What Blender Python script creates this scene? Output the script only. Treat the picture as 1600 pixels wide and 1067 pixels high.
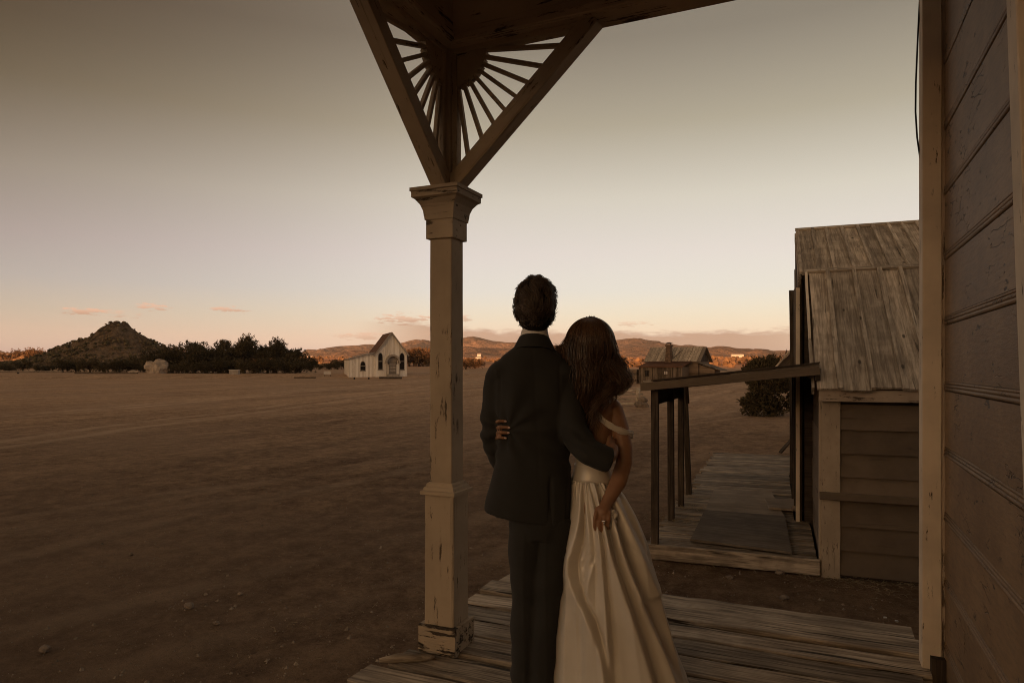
import bpy, bmesh, math, random
from mathutils import Vector, Matrix, noise, Euler
R_ = math.radians
for o in list(bpy.data.objects): bpy.data.objects.remove(o)
scene = bpy.context.scene
col = scene.collection
# ------------------------------------------------------------------ camera
FPX, HORIZON, CX = 1067.0, 573.0, 800.0        # focal length and horizon row in photo pixels (1600 wide)
HC = 2.45                                      # camera height over the ground
YAW = R_(24.04)
FW = Vector((-math.sin(YAW), math.cos(YAW), 0)); RT = Vector((math.cos(YAW), math.sin(YAW), 0))
cd = bpy.data.cameras.new('camera'); cam = bpy.data.objects.new('camera', cd); col.objects.link(cam)
cam.location = (0, 0, HC); cam.rotation_euler = (R_(90), 0, YAW)
cd.sensor_width = 36; cd.lens = 36*FPX/1600; cd.shift_y = (HORIZON-533.5)/1600
cd.clip_start = 0.05; cd.clip_end = 30000
scene.camera = cam
def cam2w(u, w, z): p = FW*w + RT*u; return Vector((p.x, p.y, z))
def pix(x, y, w): return cam2w((x-CX)/FPX*w, w, HC + (HORIZON-y)/FPX*w)
# ------------------------------------------------------------------ light
SUN_EL, SUN_AZ_OFF = R_(4.0), R_(-30)          # low sun behind the camera
sdir = -FW.copy(); sdir.rotate(Euler((0, 0, SUN_AZ_OFF)))
to_sun = Vector((sdir.x*math.cos(SUN_EL), sdir.y*math.cos(SUN_EL), math.sin(SUN_EL)))
ld = bpy.data.lights.new('sun', 'SUN'); sun = bpy.data.objects.new('sun', ld); col.objects.link(sun)
ld.energy = 5.0; ld.color = (1.0, 0.46, 0.21); ld.angle = R_(0.5)
sun.rotation_euler = to_sun.to_track_quat('Z', 'Y').to_euler(); sun.location = (0, 0, 60)
world = bpy.data.worlds.new('World'); scene.world = world; world.use_nodes = True
wn = world.node_tree; wn.nodes.clear()
def WN(t, **k):
    n = wn.nodes.new(t)
    for a, b in k.items(): setattr(n, a, b)
    return n
def wmath(op, a, b=None, c=None, clamp=False):
    n = WN('ShaderNodeMath', operation=op, use_clamp=clamp)
    for i, x in enumerate((a, b, c)):
        if x is None: continue
        if isinstance(x, (int, float)): n.inputs[i].default_value = x
        else: wn.links.new(x, n.inputs[i])
    return n.outputs[0]
def wstep(x, lo, hi):
    n = WN('ShaderNodeMapRange', interpolation_type='SMOOTHSTEP')
    wn.links.new(x, n.inputs[0]); n.inputs[1].default_value = lo; n.inputs[2].default_value = hi
    return n.outputs[0]
def wdot(v, d):
    n = WN('ShaderNodeVectorMath', operation='DOT_PRODUCT'); wn.links.new(v, n.inputs[0]); n.inputs[1].default_value = d
    return n.outputs['Value']
def wmix(f, a, b):
    n = WN('ShaderNodeMix', data_type='RGBA')
    for s, x in ((0, f), (6, a), (7, b)):
        if isinstance(x, (tuple, float)): n.inputs[s].default_value = x if isinstance(x, float) else (*x, 1)
        else: wn.links.new(x, n.inputs[s])
    return n.outputs[2]
wt = WN('ShaderNodeTexCoord'); wd = WN('ShaderNodeVectorMath', operation='NORMALIZE'); wn.links.new(wt.outputs['Generated'], wd.inputs[0])
wdir = wd.outputs[0]
wz = wdot(wdir, (0, 0, 1)); ws = wdot(wdir, tuple(RT)); wf = wdot(wdir, tuple(FW))
waz = wmath('ARCTAN2', ws, wf)
ramp = WN('ShaderNodeValToRGB'); wn.links.new(wz, ramp.inputs[0]); cr = ramp.color_ramp
stops = [(0.000, (0.2612, 0.1915, 0.1915)), (0.034, (0.2786, 0.2176, 0.2089)), (0.070, (0.2263, 0.1959, 0.2002)), (0.109, (0.1959, 0.1763, 0.2089)), (0.160, (0.2046, 0.1611, 0.1850)), (0.236, (0.1872, 0.1458, 0.1328)), (0.330, (0.1045, 0.0653, 0.0392)), (0.430, (0.0435, 0.0131, 0.0000)), (0.550, (0.0392, 0.0131, 0.0000)), (0.750, (0.0501, 0.0261, 0.0131)), (1.000, (0.0566, 0.0392, 0.0261))]
cr.elements[0].position, cr.elements[0].color = stops[0][0], (*stops[0][1], 1)
cr.elements[1].position, cr.elements[1].color = stops[-1][0], (*stops[-1][1], 1)
for p, c in stops[1:-1]:
    e = cr.elements.new(p); e.color = (*c, 1)
skycol = ramp.outputs[0]
# the physical twilight sky adds its own small share
nish = WN('ShaderNodeTexSky', sky_type='NISHITA', sun_disc=False, sun_elevation=SUN_EL,
          sun_rotation=math.atan2(to_sun.x, to_sun.y), dust_density=8.0, altitude=1900)
ns_ = WN('ShaderNodeVectorMath', operation='MULTIPLY'); wn.links.new(nish.outputs[0], ns_.inputs[0]); ns_.inputs[1].default_value = (.075, .060, .039)
ad = WN('ShaderNodeVectorMath', operation='ADD'); wn.links.new(skycol, ad.inputs[0]); wn.links.new(ns_.outputs[0], ad.inputs[1])
skycol = ad.outputs[0]
# the sky is darkest square to the sun, off to the left of the view
da_ = wmath('MULTIPLY', wmath('MULTIPLY', wmath('SUBTRACT', -0.115, ws), 1.4), 1.0, clamp=True)
db_ = wmath('MULTIPLY_ADD', wz, 1.9, 0.26, clamp=True)
dark = wmath('MULTIPLY', wmath('MULTIPLY', wmath('MINIMUM', da_, 0.72), db_), wstep(wf, -0.1, 0.45))
dc_ = WN('ShaderNodeCombineXYZ')
for i_, f_ in enumerate((1.06, 1.09, 1.16)): wn.links.new(wmath('SUBTRACT', 1.0, wmath('MULTIPLY', dark, f_)), dc_.inputs[i_])
vm = WN('ShaderNodeVectorMath', operation='MULTIPLY'); wn.links.new(skycol, vm.inputs[0]); wn.links.new(dc_.outputs[0], vm.inputs[1])
skycol = vm.outputs[0]
# clouds: a low bank along the mountains and a few small ones
cv = WN('ShaderNodeCombineXYZ'); wn.links.new(wmath('MULTIPLY', waz, 9.0), cv.inputs[0]); wn.links.new(wmath('MULTIPLY', wz, 46.0), cv.inputs[1])
def wnoise(scale, detail, off):
    m = WN('ShaderNodeVectorMath', operation='ADD'); wn.links.new(cv.outputs[0], m.inputs[0]); m.inputs[1].default_value = off
    n = WN('ShaderNodeTexNoise'); wn.links.new(m.outputs[0], n.inputs['Vector'])
    n.inputs['Scale'].default_value = scale; n.inputs['Detail'].default_value = detail; n.inputs['Roughness'].default_value = .6
    return wmath('SUBTRACT', n.outputs['Fac'], 0.5)
n1, n2 = wnoise(1.1, 6, (3, 1, 0)), wnoise(3.2, 6, (9, 4, 2))
nz = wmath('MULTIPLY_ADD', n2, 0.45, n1)
n3 = wnoise(7.5, 6, (2, 8, 5)); nzs = wmath('MULTIPLY_ADD', n3, 1.5, nz)
top = wmath('MULTIPLY_ADD', wstep(waz, 0.0, -0.14), 0.013, wmath('MULTIPLY_ADD', n3, 0.014, wmath('MULTIPLY_ADD', nz, 0.026, 0.0545)))
azw = wmath('MULTIPLY', wstep(waz, -0.24, -0.10), wmath('MULTIPLY_ADD', wstep(waz, 0.30, 0.48), -0.5, 1.0))
band = wmath('MULTIPLY', wstep(wmath('SUBTRACT', top, wz), 0.0, 0.007), azw)
rim = wmath('MULTIPLY', wmath('MULTIPLY', wstep(wmath('SUBTRACT', top, wz), 0.010, 0.001), band), 0.7)
bcol = wmix(rim, (0.244, 0.159, 0.111), (0.374, 0.305, 0.248))
skycol = wmix(wmath('MULTIPLY', band, 0.95), skycol, bcol)
for (px, py, rx, ry, s) in ((128, 486, 50, 5.0, 1.0), (236, 481, 40, 5.5, .9), (196, 491, 46, 5.5, .5), (360, 484, 28, 4.2, .9), (630, 498, 48, 7, .8), (560, 525, 42, 5, .6), (812, 482, 16, 2.5, .5), (990, 507, 30, 4, .5), (705, 497, 34, 5, .7)):
    a0 = math.atan2(px-CX, FPX); L = math.sqrt((px-CX)**2 + FPX**2 + (HORIZON-py)**2); e0 = (HORIZON-py)/L
    ra = math.atan2(px+rx-CX, FPX) - a0; re = ry*1.6/L
    da = wmath('MULTIPLY', wmath('SUBTRACT', waz, a0), 1/ra); de = wmath('MULTIPLY', wmath('SUBTRACT', wz, e0), 1/re)
    rr = wmath('ADD', wmath('MULTIPLY', da, da), wmath('MULTIPLY', de, de))
    v = wmath('MULTIPLY_ADD', nzs, 3.2, wmath('SUBTRACT', 0.62, rr))
    v = wmath('MULTIPLY', v, wmath('LESS_THAN', rr, 2.2))
    m = wmath('MULTIPLY', wstep(v, 0.04, 0.60), 0.95*s)
    cc = wmix(wstep(de, -0.6, 0.5), (0.252, 0.152, 0.104), (0.374, 0.226, 0.157))
    skycol = wmix(m, skycol, cc)
bg = WN('ShaderNodeBackground'); wn.links.new(skycol, bg.inputs[0]); bg.inputs[1].default_value = 1.0
wo = WN('ShaderNodeOutputWorld'); wn.links.new(bg.outputs[0], wo.inputs[0])
vs = scene.view_settings; vs.view_transform = 'Standard'; vs.look = 'None'; vs.exposure = 1.2; vs.gamma = 1.0; vs.use_curve_mapping = False
scene.cycles.use_denoising = True; scene.cycles.max_bounces = 8; scene.cycles.diffuse_bounces = 5; scene.cycles.volume_bounces = 0
scene.cycles.use_adaptive_sampling = False; scene.cycles.denoising_prefilter = 'NONE'; scene.cycles.filter_width = 1.0
# ------------------------------------------------------------------ helpers
def tag(o, label=None, cat=None, group=None, kind=None):
    if label: o['label'] = label
    if cat: o['category'] = cat
    if group: o['group'] = group
    if kind: o['kind'] = kind
    return o
def thing(name, label, cat, loc=(0, 0, 0), rz=0.0, group=None):
    o = bpy.data.objects.new(name, None); col.objects.link(o); o.empty_display_size = .2
    o.location = loc; o.rotation_euler = (0, 0, rz)
    return tag(o, label, cat, group)
def link(name, me, mat, parent=None):
    if mat is not None and not me.materials: me.materials.append(mat)
    o = bpy.data.objects.new(name, me); col.objects.link(o)
    if parent is not None: o.parent = parent
    return o
class MB:
    def __init__(s): s.v, s.f = [], []
    def add(s, vs, fs):
        n = len(s.v); s.v += [tuple(p) for p in vs]; s.f += [tuple(i+n for i in f) for f in fs]
    def box(s, lo, hi):
        x0, y0, z0 = lo; x1, y1, z1 = hi
        s.add([(x0,y0,z0),(x1,y0,z0),(x1,y1,z0),(x0,y1,z0),(x0,y0,z1),(x1,y0,z1),(x1,y1,z1),(x0,y1,z1)],
              [(0,3,2,1),(4,5,6,7),(0,1,5,4),(1,2,6,5),(2,3,7,6),(3,0,4,7)])
    def bar(s, p0, p1, w, t, up=(0,0,1)):
        p0, p1 = Vector(p0), Vector(p1); x = (p1-p0).normalized(); y = Vector(up).cross(x)
        if y.length < 1e-4: y = Vector((1,0,0)).cross(x)
        y.normalize(); z = x.cross(y)
        a = [p + y*(i*w/2) + z*(j*t/2) for p in (p0, p1) for i, j in ((-1,-1),(1,-1),(1,1),(-1,1))]
        s.add(a, [(0,3,2,1),(4,5,6,7),(0,1,5,4),(1,2,6,5),(2,3,7,6),(3,0,4,7)])
    def loft(s, rings, cap=True):
        n = len(rings[0]); vs = [p for r in rings for p in r]; fs = []
        for k in range(len(rings)-1):
            for i in range(n):
                j = (i+1) % n; fs.append((k*n+i, k*n+j, (k+1)*n+j, (k+1)*n+i))
        if cap: fs.append(tuple(reversed(range(n)))); fs.append(tuple((len(rings)-1)*n+i for i in range(n)))
        s.add(vs, fs)
    def tube(s, pts, rad, n=8, cap=True):
        pts = [Vector(p) for p in pts]; rings = []; ref = None
        if isinstance(rad, (int, float)): rad = [rad]*len(pts)
        for i, p in enumerate(pts):
            t = (pts[min(i+1, len(pts)-1)] - pts[max(i-1, 0)]).normalized()
            if ref is None: ref = t.orthogonal().normalized()
            ref = (ref - t*ref.dot(t))
            ref = ref.normalized() if ref.length > 1e-6 else t.orthogonal().normalized()
            b = t.cross(ref)
            rings.append([p + (ref*math.cos(a) + b*math.sin(a))*rad[i] for a in (2*math.pi*k/n for k in range(n))])
        s.loft(rings, cap)
    def caps(s, p0, p1, r0, r1, n=12):
        """rounded tapered capsule"""
        p0, p1 = Vector(p0), Vector(p1); d = (p1-p0).normalized(); pts, rad = [], []
        for a in (88, 60, 30): pts.append(p0 - d*r0*math.sin(R_(a))); rad.append(max(r0*math.cos(R_(a)), 1e-4))
        pts += [p0, p1]; rad += [r0, r1]
        for a in (30, 60, 88): pts.append(p1 + d*r1*math.sin(R_(a))); rad.append(max(r1*math.cos(R_(a)), 1e-4))
        s.tube(pts, rad, n)
    def ell(s, c, r, n=16, m=10, rot=None):
        rings = []
        for k in range(m+1):
            a = -math.pi/2 + math.pi*(k+.02)/(m+.04); z = math.sin(a); q = math.cos(a)
            ring = [Vector((q*math.cos(2*math.pi*i/n)*r[0], q*math.sin(2*math.pi*i/n)*r[1], z*r[2])) for i in range(n)]
            if rot: ring = [rot @ p for p in ring]
            rings.append([p + Vector(c) for p in ring])
        s.loft(rings)
    def mesh(s, name, smooth=False):
        me = bpy.data.meshes.new(name); me.from_pydata(s.v, [], s.f); me.update()
        if smooth: me.polygons.foreach_set('use_smooth', [True]*len(me.polygons))
        return me
    def build(s, name, mat, parent=None, smooth=False): return link(name, s.mesh(name, smooth), mat, parent)
RND = random.Random(5)
def plank(name, mat, parent, p0, p1, w, t, up=(0,0,1), seg=1, jit=0.0, rnd=RND, cham=0.0):
    """a board from p0 to p1; its grain runs along its own X axis"""
    p0, p1 = Vector(p0), Vector(p1); L = (p1-p0).length; x = (p1-p0).normalized(); y = Vector(up).cross(x)
    if y.length < 1e-4: y = Vector((0,1,0)).cross(x)
    y.normalize(); z = x.cross(y); rings = []
    c = min(cham, w*.3, t*.3)
    sec = [(-w/2,-t/2),(w/2,-t/2),(w/2,t/2),(-w/2,t/2)] if c <= 0 else [(-w/2+c,-t/2),(w/2-c,-t/2),(w/2,-t/2+c),(w/2,t/2-c),(w/2-c,t/2),(-w/2+c,t/2),(-w/2,t/2-c),(-w/2,-t/2+c)]
    for k in range(seg+1):
        j = [rnd.uniform(-jit, jit) for _ in range(3)]
        rings.append([(-L/2 + L*k/seg + (rnd.uniform(-jit, jit) if k in (0, seg) else 0), a + (j[0] if a < 0 else j[1]), b + j[2]*.4) for a, b in sec])
    m = MB(); m.loft(rings); o = m.build(name, mat, parent)
    M = Matrix((x, y, z)).transposed().to_4x4(); M.translation = (p0+p1)/2
    o.matrix_local = M
    return o
def copy_tree(o, parent=None):
    c = o.copy(); col.objects.link(c)
    if parent is not None: c.parent = parent
    for ch in o.children: copy_tree(ch, c)
    return c
# ------------------------------------------------------------------ materials
class NT:
    def __init__(s, name, rough=.8, spec=.3):
        s.m = bpy.data.materials.new(name); s.m.use_nodes = True; s.t = s.m.node_tree; s.b = s.t.nodes['Principled BSDF']
        s.b.inputs['Roughness'].default_value = rough; s.b.inputs['Specular IOR Level'].default_value = spec
    def n(s, t, **k):
        x = s.t.nodes.new(t)
        for a, b in k.items(): setattr(x, a, b)
        return x
    def put(s, sock, x):
        if isinstance(x, (int, float)): sock.default_value = x
        elif isinstance(x, tuple): sock.default_value = x if len(x) == len(sock.default_value) else (*x, 1)
        else: s.t.links.new(x, sock)
    def math(s, op, a, b=None, c=None, clamp=False):
        x = s.n('ShaderNodeMath', operation=op, use_clamp=clamp)
        for i, q in enumerate((a, b, c)):
            if q is not None: s.put(x.inputs[i], q)
        return x.outputs[0]
    def step(s, x, lo, hi, a=0.0, b=1.0):
        q = s.n('ShaderNodeMapRange', interpolation_type='SMOOTHSTEP'); s.put(q.inputs[0], x)
        for i, v in enumerate((lo, hi, a, b)): q.inputs[i+1].default_value = v
        return q.outputs[0]
    def mix(s, f, a, b, mode='MIX'):
        q = s.n('ShaderNodeMix', data_type='RGBA', blend_type=mode); s.put(q.inputs[0], f); s.put(q.inputs[6], a); s.put(q.inputs[7], b); return q.outputs[2]
    def coords(s, kind='Object', rand=True, scale=(1,1,1)):
        v = s.n('ShaderNodeTexCoord').outputs[kind]
        if rand:
            oi = s.n('ShaderNodeObjectInfo'); q = s.n('ShaderNodeVectorMath', operation='SCALE'); q.inputs[0].default_value = (37.1, 53.3, 71.7); s.put(q.inputs['Scale'], oi.outputs['Random'])
            a = s.n('ShaderNodeVectorMath', operation='ADD'); s.put(a.inputs[0], v); s.put(a.inputs[1], q.outputs[0]); v = a.outputs[0]; s.rand = oi.outputs['Random']
        return s.scale(v, scale) if scale != (1,1,1) else v
    def scale(s, v, sc):
        q = s.n('ShaderNodeVectorMath', operation='MULTIPLY'); s.put(q.inputs[0], v); q.inputs[1].default_value = sc; return q.outputs[0]
    def noise(s, v, scale, detail=4, rough=.55, dist=0.0):
        q = s.n('ShaderNodeTexNoise'); s.put(q.inputs['Vector'], v); q.inputs['Scale'].default_value = scale; q.inputs['Detail'].default_value = detail
        q.inputs['Roughness'].default_value = rough; q.inputs['Distortion'].default_value = dist; return q.outputs['Fac']
    def vor(s, v, scale, feat='F1', rnd=1.0):
        q = s.n('ShaderNodeTexVoronoi', feature=feat); s.put(q.inputs['Vector'], v); q.inputs['Scale'].default_value = scale; q.inputs['Randomness'].default_value = rnd; return q.outputs['Distance']
    def bump(s, h, strength=.5, dist=.01):
        q = s.n('ShaderNodeBump'); s.put(q.inputs['Height'], h); q.inputs['Strength'].default_value = strength; q.inputs['Distance'].default_value = dist
        if s.b.inputs['Normal'].is_linked: s.put(q.inputs['Normal'], s.b.inputs['Normal'].links[0].from_socket)
        s.put(s.b.inputs['Normal'], q.outputs[0])
    def color(s, c): s.put(s.b.inputs['Base Color'], c); return s.m
def wood(name, dark, light, paint=None, wear=.5, crack=.6, bump=.6, vary=.35, rough=.85, knots=False, fine=1.0, cw=0.0, ps=1.0):
    n = NT(name, rough, .2); v = n.coords()
    g1 = n.noise(n.scale(v, (.8, 9, 9)), 1.6, 5, .6, .6); g2 = n.noise(n.scale(v, (2.2, 95*fine, 95*fine)), 1.0, 4, .7); g3 = n.noise(v, 2.6, 4, .6)
    k = n.math('MULTIPLY_ADD', g2, .55, n.math('MULTIPLY', g1, .45))
    c = n.mix(n.step(k, .385, .61), dark, light)
    c = n.mix(n.step(g3, .38, .66, .0, .5), c, tuple(.55*x for x in dark))
    cr_ = n.step(n.noise(n.scale(v, (1.1, 42*fine, 42*fine)), 1.0, 3, .6, .3), .36+cw, .27+cw)
    c = n.mix(n.math('MULTIPLY', cr_, crack), c, tuple(.18*x for x in dark))
    h = n.math('SUBTRACT', k, n.math('MULTIPLY', cr_, .7))
    if knots:
        kd = n.vor(n.scale(v, (2.0, 5.0, 5.0)), 1.0); kn = n.step(kd, .12, .05)
        c = n.mix(n.math('MULTIPLY', kn, .85), c, tuple(.2*x for x in dark))
    if paint:
        pm = n.math('ADD', n.math('MULTIPLY', n.noise(n.scale(v, (2.5*ps, 11*ps, 11*ps)), 1.3, 7, .72), .75), n.math('MULTIPLY', g2, .25))
        m = n.step(pm, wear-.02, wear+.025)
        pt = n.mix(n.step(g3, .35, .7), paint, tuple(.78*x for x in paint))
        c = n.mix(m, c, n.mix(n.math('MULTIPLY', cr_, .4), pt, dark)); h = n.math('MULTIPLY_ADD', m, .8, h)
    c = n.mix(1.0, c, n.n('ShaderNodeCombineXYZ').outputs[0], 'MIX') if False else c
    f = n.math('MULTIPLY_ADD', n.rand, vary, 1-vary/2)
    q = n.n('ShaderNodeVectorMath', operation='SCALE'); n.put(q.inputs[0], c); n.put(q.inputs['Scale'], f)
    n.bump(h, bump, .006)
    return n.color(q.outputs[0])
def plain(name, c, rough=.8, spec=.3, nscale=6.0, var=.35, bump=.0, bscale=40, metal=0.0):
    n = NT(name, rough, spec); v = n.coords(); a = n.noise(v, nscale, 5, .6)
    n.b.inputs['Metallic'].default_value = metal
    if bump: n.bump(n.noise(v, bscale, 4, .6), bump, .01)
    return n.color(n.mix(n.step(a, .3, .7), tuple((1-var)*x for x in c), c))
M_deck = wood('weathered_deck_boards', (.18, .138, .100), (.50, .41, .31), crack=.95, bump=1.0, vary=.6, fine=.65, cw=.05)
M_deck2 = wood('boardwalk_boards', (.15, .115, .083), (.43, .345, .255), crack=.9, bump=.9, vary=.7, fine=.45, cw=.05)
M_trim = wood('worn_cream_paint_on_wood', (.10, .07, .048), (.20, .15, .105), paint=(.78, .65, .50), wear=.385, crack=.6, bump=.5, vary=.14, fine=.7, ps=2.2)
M_post = wood('old_tan_paint_on_post', (.09, .065, .045), (.20, .15, .105), paint=(.43, .34, .245), wear=.405, crack=.6, bump=.6, vary=.10, fine=.6, ps=2.0, cw=.02)
M_plinth = wood('peeling_paint_on_plinth', (.035, .027, .020), (.085, .062, .045), paint=(.40, .315, .225), wear=.455, crack=.6, bump=1.0, vary=.1, ps=1.3)
M_beam = wood('brown_painted_beam', (.10, .07, .048), (.18, .125, .085), paint=(.50, .39, .29), wear=.42, crack=.5, bump=.5, vary=.12)
M_roofwood = wood('grey_roof_boards', (.28, .222, .165), (.60, .50, .385), crack=.75, bump=1.0, vary=.5, knots=True, fine=.5, cw=.02)
M_shingle = wood('old_brown_siding', (.075, .054, .038), (.155, .115, .082), paint=(.17, .125, .086), wear=.36, crack=.6, bump=.8, vary=.35, fine=.5)
M_dkwood = wood('dark_brown_timber', (.040, .029, .021), (.105, .076, .054), crack=.6, bump=.6, vary=.3)
M_ply = wood('weathered_plywood', (.27, .21, .155), (.37, .295, .22), crack=.2, bump=.4, vary=.5, fine=.12)
def siding_paint():
    n = NT('crackled_brown_paint', .62, .35); v = n.coords()
    w = n.noise(v, 5, 4, .6); q = n.n('ShaderNodeVectorMath', operation='SCALE'); q.inputs[0].default_value = (.25, .25, .25); n.put(q.inputs['Scale'], w)
    a = n.n('ShaderNodeVectorMath', operation='ADD'); n.put(a.inputs[0], n.scale(v, (.55, 2.6, 2.6))); n.put(a.inputs[1], q.outputs[0])
    ce = n.vor(a.outputs[0], 8, 'DISTANCE_TO_EDGE'); cm = n.math('MULTIPLY', n.step(ce, .035, .008), n.step(n.noise(v, 2.4, 4, .65), .55, .64))
    pe = n.noise(n.scale(v, (3, 9, 9)), 2.0, 7, .72); peel = n.step(pe, .63, .655)
    fine = n.noise(n.scale(v, (6, 30, 30)), 2.0, 5, .7)
    c = n.mix(n.step(n.noise(v, 1.6, 5, .65), .3, .7), (.20, .122, .064), (.32, .205, .110))
    c = n.mix(n.step(fine, .35, .7, 0, .35), c, (.09, .066, .048))
    c = n.mix(n.math('MULTIPLY', cm, .8), c, (.022, .016, .012)); c = n.mix(peel, c, (.085, .065, .05))
    h = n.math('SUBTRACT', n.math('MULTIPLY', fine, .35), n.math('ADD', n.math('MULTIPLY', cm, .8), n.math('MULTIPLY', peel, .6)))
    n.bump(h, .9, .008); return n.color(c)
M_siding = siding_paint()
M_black = plain('black_rubber', (.012, .011, .010), .6)
M_steel = plain('zinc_screw', (.55, .52, .48), .35, .5, metal=.9)
# ================================================================== LAND
def sstep(x, a, b):
    t = min(1, max(0, (x-a)/(b-a))); return t*t*(3-2*t)
def lerp_pts(x, pts):
    if x <= pts[0][0]: return pts[0][1]
    for (a, b), (c, d) in zip(pts, pts[1:]):
        if x <= c:
            t = (x-a)/(c-a); t = t*t*(3-2*t)*.5 + t*.5
            return b + (d-b)*t
    return pts[-1][1]
def ground_h(x, y):
    d = math.hypot(x, y)
    h = .9*sstep(d, 148, 160) + max(0, d-215)*.0147
    if d > 160: h += noise.noise((x*.012, y*.012, 3))*.8*sstep(d, 160, 300) + noise.noise((x*.003, y*.003, 7))*6*sstep(d, 400, 1200) + (abs(noise.noise((x*.0085, y*.0085, 17)))*9 - 2.2 + noise.noise((x*.03, y*.03, 13))*1.6)*sstep(d, 290, 480)
    if d < 90:
        h += (noise.noise((x*.35, y*.35, 1))*.022 + noise.noise((x*1.1, y*1.1, 5))*.012 + noise.noise((x*2.7, y*2.7, 9))*.007)*(1-sstep(d, 40, 90))
    return h
def dirt():
    n = NT('dry_trampled_dirt', .95, .12); v = n.coords(rand=False)
    # wheel tracks cross the lot along one direction
    tr = (RT*.36 + FW*.93).normalized()
    al = n.n('ShaderNodeVectorMath', operation='DOT_PRODUCT'); n.put(al.inputs[0], v); al.inputs[1].default_value = tuple(tr)
    ac = n.n('ShaderNodeVectorMath', operation='DOT_PRODUCT'); n.put(ac.inputs[0], v); ac.inputs[1].default_value = (-tr.y, tr.x, 0)
    cb = n.n('ShaderNodeCombineXYZ'); n.put(cb.inputs[0], n.math('MULTIPLY', al.outputs['Value'], .06)); n.put(cb.inputs[1], n.math('MULTIPLY', ac.outputs['Value'], .36))
    trk = n.noise(cb.outputs[0], 1.0, 5, .62, .25)
    cb2 = n.n('ShaderNodeCombineXYZ'); n.put(cb2.inputs[0], n.math('MULTIPLY', al.outputs['Value'], .7)); n.put(cb2.inputs[1], n.math('MULTIPLY', ac.outputs['Value'], 2.2))
    trf = n.noise(cb2.outputs[0], 1.0, 6, .66, .4)
    big, mid, fin = n.noise(v, .11, 5, .55), n.noise(v, 1.7, 6, .62), n.noise(v, 14, 6, .68)
    k = n.math('ADD', n.math('MULTIPLY', trk, .34), n.math('ADD', n.math('MULTIPLY', mid, .30), n.math('ADD', n.math('MULTIPLY', trf, .22), n.math('MULTIPLY', fin, .14))))
    fr_ = n.noise(v, 4.2, 12, .80, .2); fr2 = n.noise(v, 22.0, 8, .82)
    k = n.math('ADD', n.math('MULTIPLY', k, .52), n.math('ADD', n.math('MULTIPLY', fr_, .30), n.math('MULTIPLY', fr2, .18)))
    c = n.mix(n.step(k, .42, .585), (.110, .061, .032), (.41, .268, .160))
    c = n.mix(n.step(big, .35, .68, 0, .55), c, (.245, .165, .108))
    sp = n.step(n.vor(v, 26), .10, .05); sm = n.math('MULTIPLY', sp, n.step(n.noise(v, 3.1, 3), .5, .6))
    c = n.mix(n.math('MULTIPLY', sm, .6), c, (.40, .32, .24))
    dk = n.step(n.noise(v, 5.3, 4, .7), .62, .74); c = n.mix(n.math('MULTIPLY', dk, .6), c, (.055, .036, .023))
    # wheel tracks pressed pale into the lot
    def track(du, dw, offs, half, amt):
        nonlocal c
        D = (RT*dw - FW*du)
        t_ = n.n('ShaderNodeVectorMath', operation='DOT_PRODUCT'); n.put(t_.inputs[0], v); t_.inputs[1].default_value = tuple(D)
        a_ = n.math('MULTIPLY_ADD', n.math('SUBTRACT', n.noise(v, .09, 2, .5), .5), 2.4, t_.outputs['Value'])
        for o_ in offs:
            m_ = n.step(n.math('ABSOLUTE', n.math('SUBTRACT', a_, o_)), half, half*.25)
            m_ = n.math('MULTIPLY', m_, n.math('MULTIPLY', n.step(n.noise(v, .35, 5, .7), .36, .60), amt)); c = n.mix(m_, c, (.46, .33, .22))
    track(.102, .995, (-19.0, -17.3, -28.5, -26.9), .55, .42); track(.606, .795, (-5.7, -7.2, -11.5, -13.0), .30, .30); track(.42, .907, (-9.2, -10.8), .35, .32)
    # shade painted into the dirt: darker near the camera, paler outward; redder on the plain
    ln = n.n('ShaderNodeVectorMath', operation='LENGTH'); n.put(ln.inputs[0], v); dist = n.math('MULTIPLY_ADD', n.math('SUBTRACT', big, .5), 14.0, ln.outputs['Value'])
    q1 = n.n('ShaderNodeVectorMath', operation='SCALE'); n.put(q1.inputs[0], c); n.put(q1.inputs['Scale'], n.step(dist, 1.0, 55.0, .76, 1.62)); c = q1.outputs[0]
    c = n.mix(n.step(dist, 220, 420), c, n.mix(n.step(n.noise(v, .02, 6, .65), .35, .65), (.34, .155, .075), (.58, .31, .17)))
    n.bump(n.math('ADD', n.math('MULTIPLY', mid, .5), n.math('MULTIPLY', trf, .5)), .8, .10)
    n.bump(n.math('ADD', n.math('MULTIPLY', fr2, 1.2), n.noise(v, 46, 5, .7)), 1.0, .035)
    return n.color(c)
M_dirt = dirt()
NA = 288; radii = [0.0, .6]
while radii[-1] < 5700: radii.append(radii[-1]*1.036 + .012)
vs_, fs_ = [(0, 0, 0)], []
for r in radii[1:]:
    for i in range(NA):
        a = 2*math.pi*i/NA; x, y = r*math.cos(a), r*math.sin(a); vs_.append((x, y, ground_h(x, y)))
for i in range(NA): fs_.append((0, 1+i, 1+(i+1) % NA))
for k in range(len(radii)-2):
    for i in range(NA):
        j = (i+1) % NA; fs_.append((1+k*NA+i, 1+(k+1)*NA+i, 1+(k+1)*NA+j, 1+k*NA+j))
gm = MB(); gm.v, gm.f = vs_, fs_
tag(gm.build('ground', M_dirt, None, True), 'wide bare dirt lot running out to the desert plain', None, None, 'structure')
def hillmat(name, lo, hi, sc, bump=.0):
    n = NT(name, .95, .05); v = n.coords(rand=False); a = n.noise(v, sc, 8, .65); b = n.noise(v, sc*7, 6, .7)
    n.bump(n.noise(v, sc*2.2, 9, .62), 1.0, .32/sc)
    k = n.math('MULTIPLY_ADD', b, .5, n.math('MULTIPLY', a, .5))
    return n.color(n.mix(n.step(k, .36, .62), lo, hi))
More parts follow.
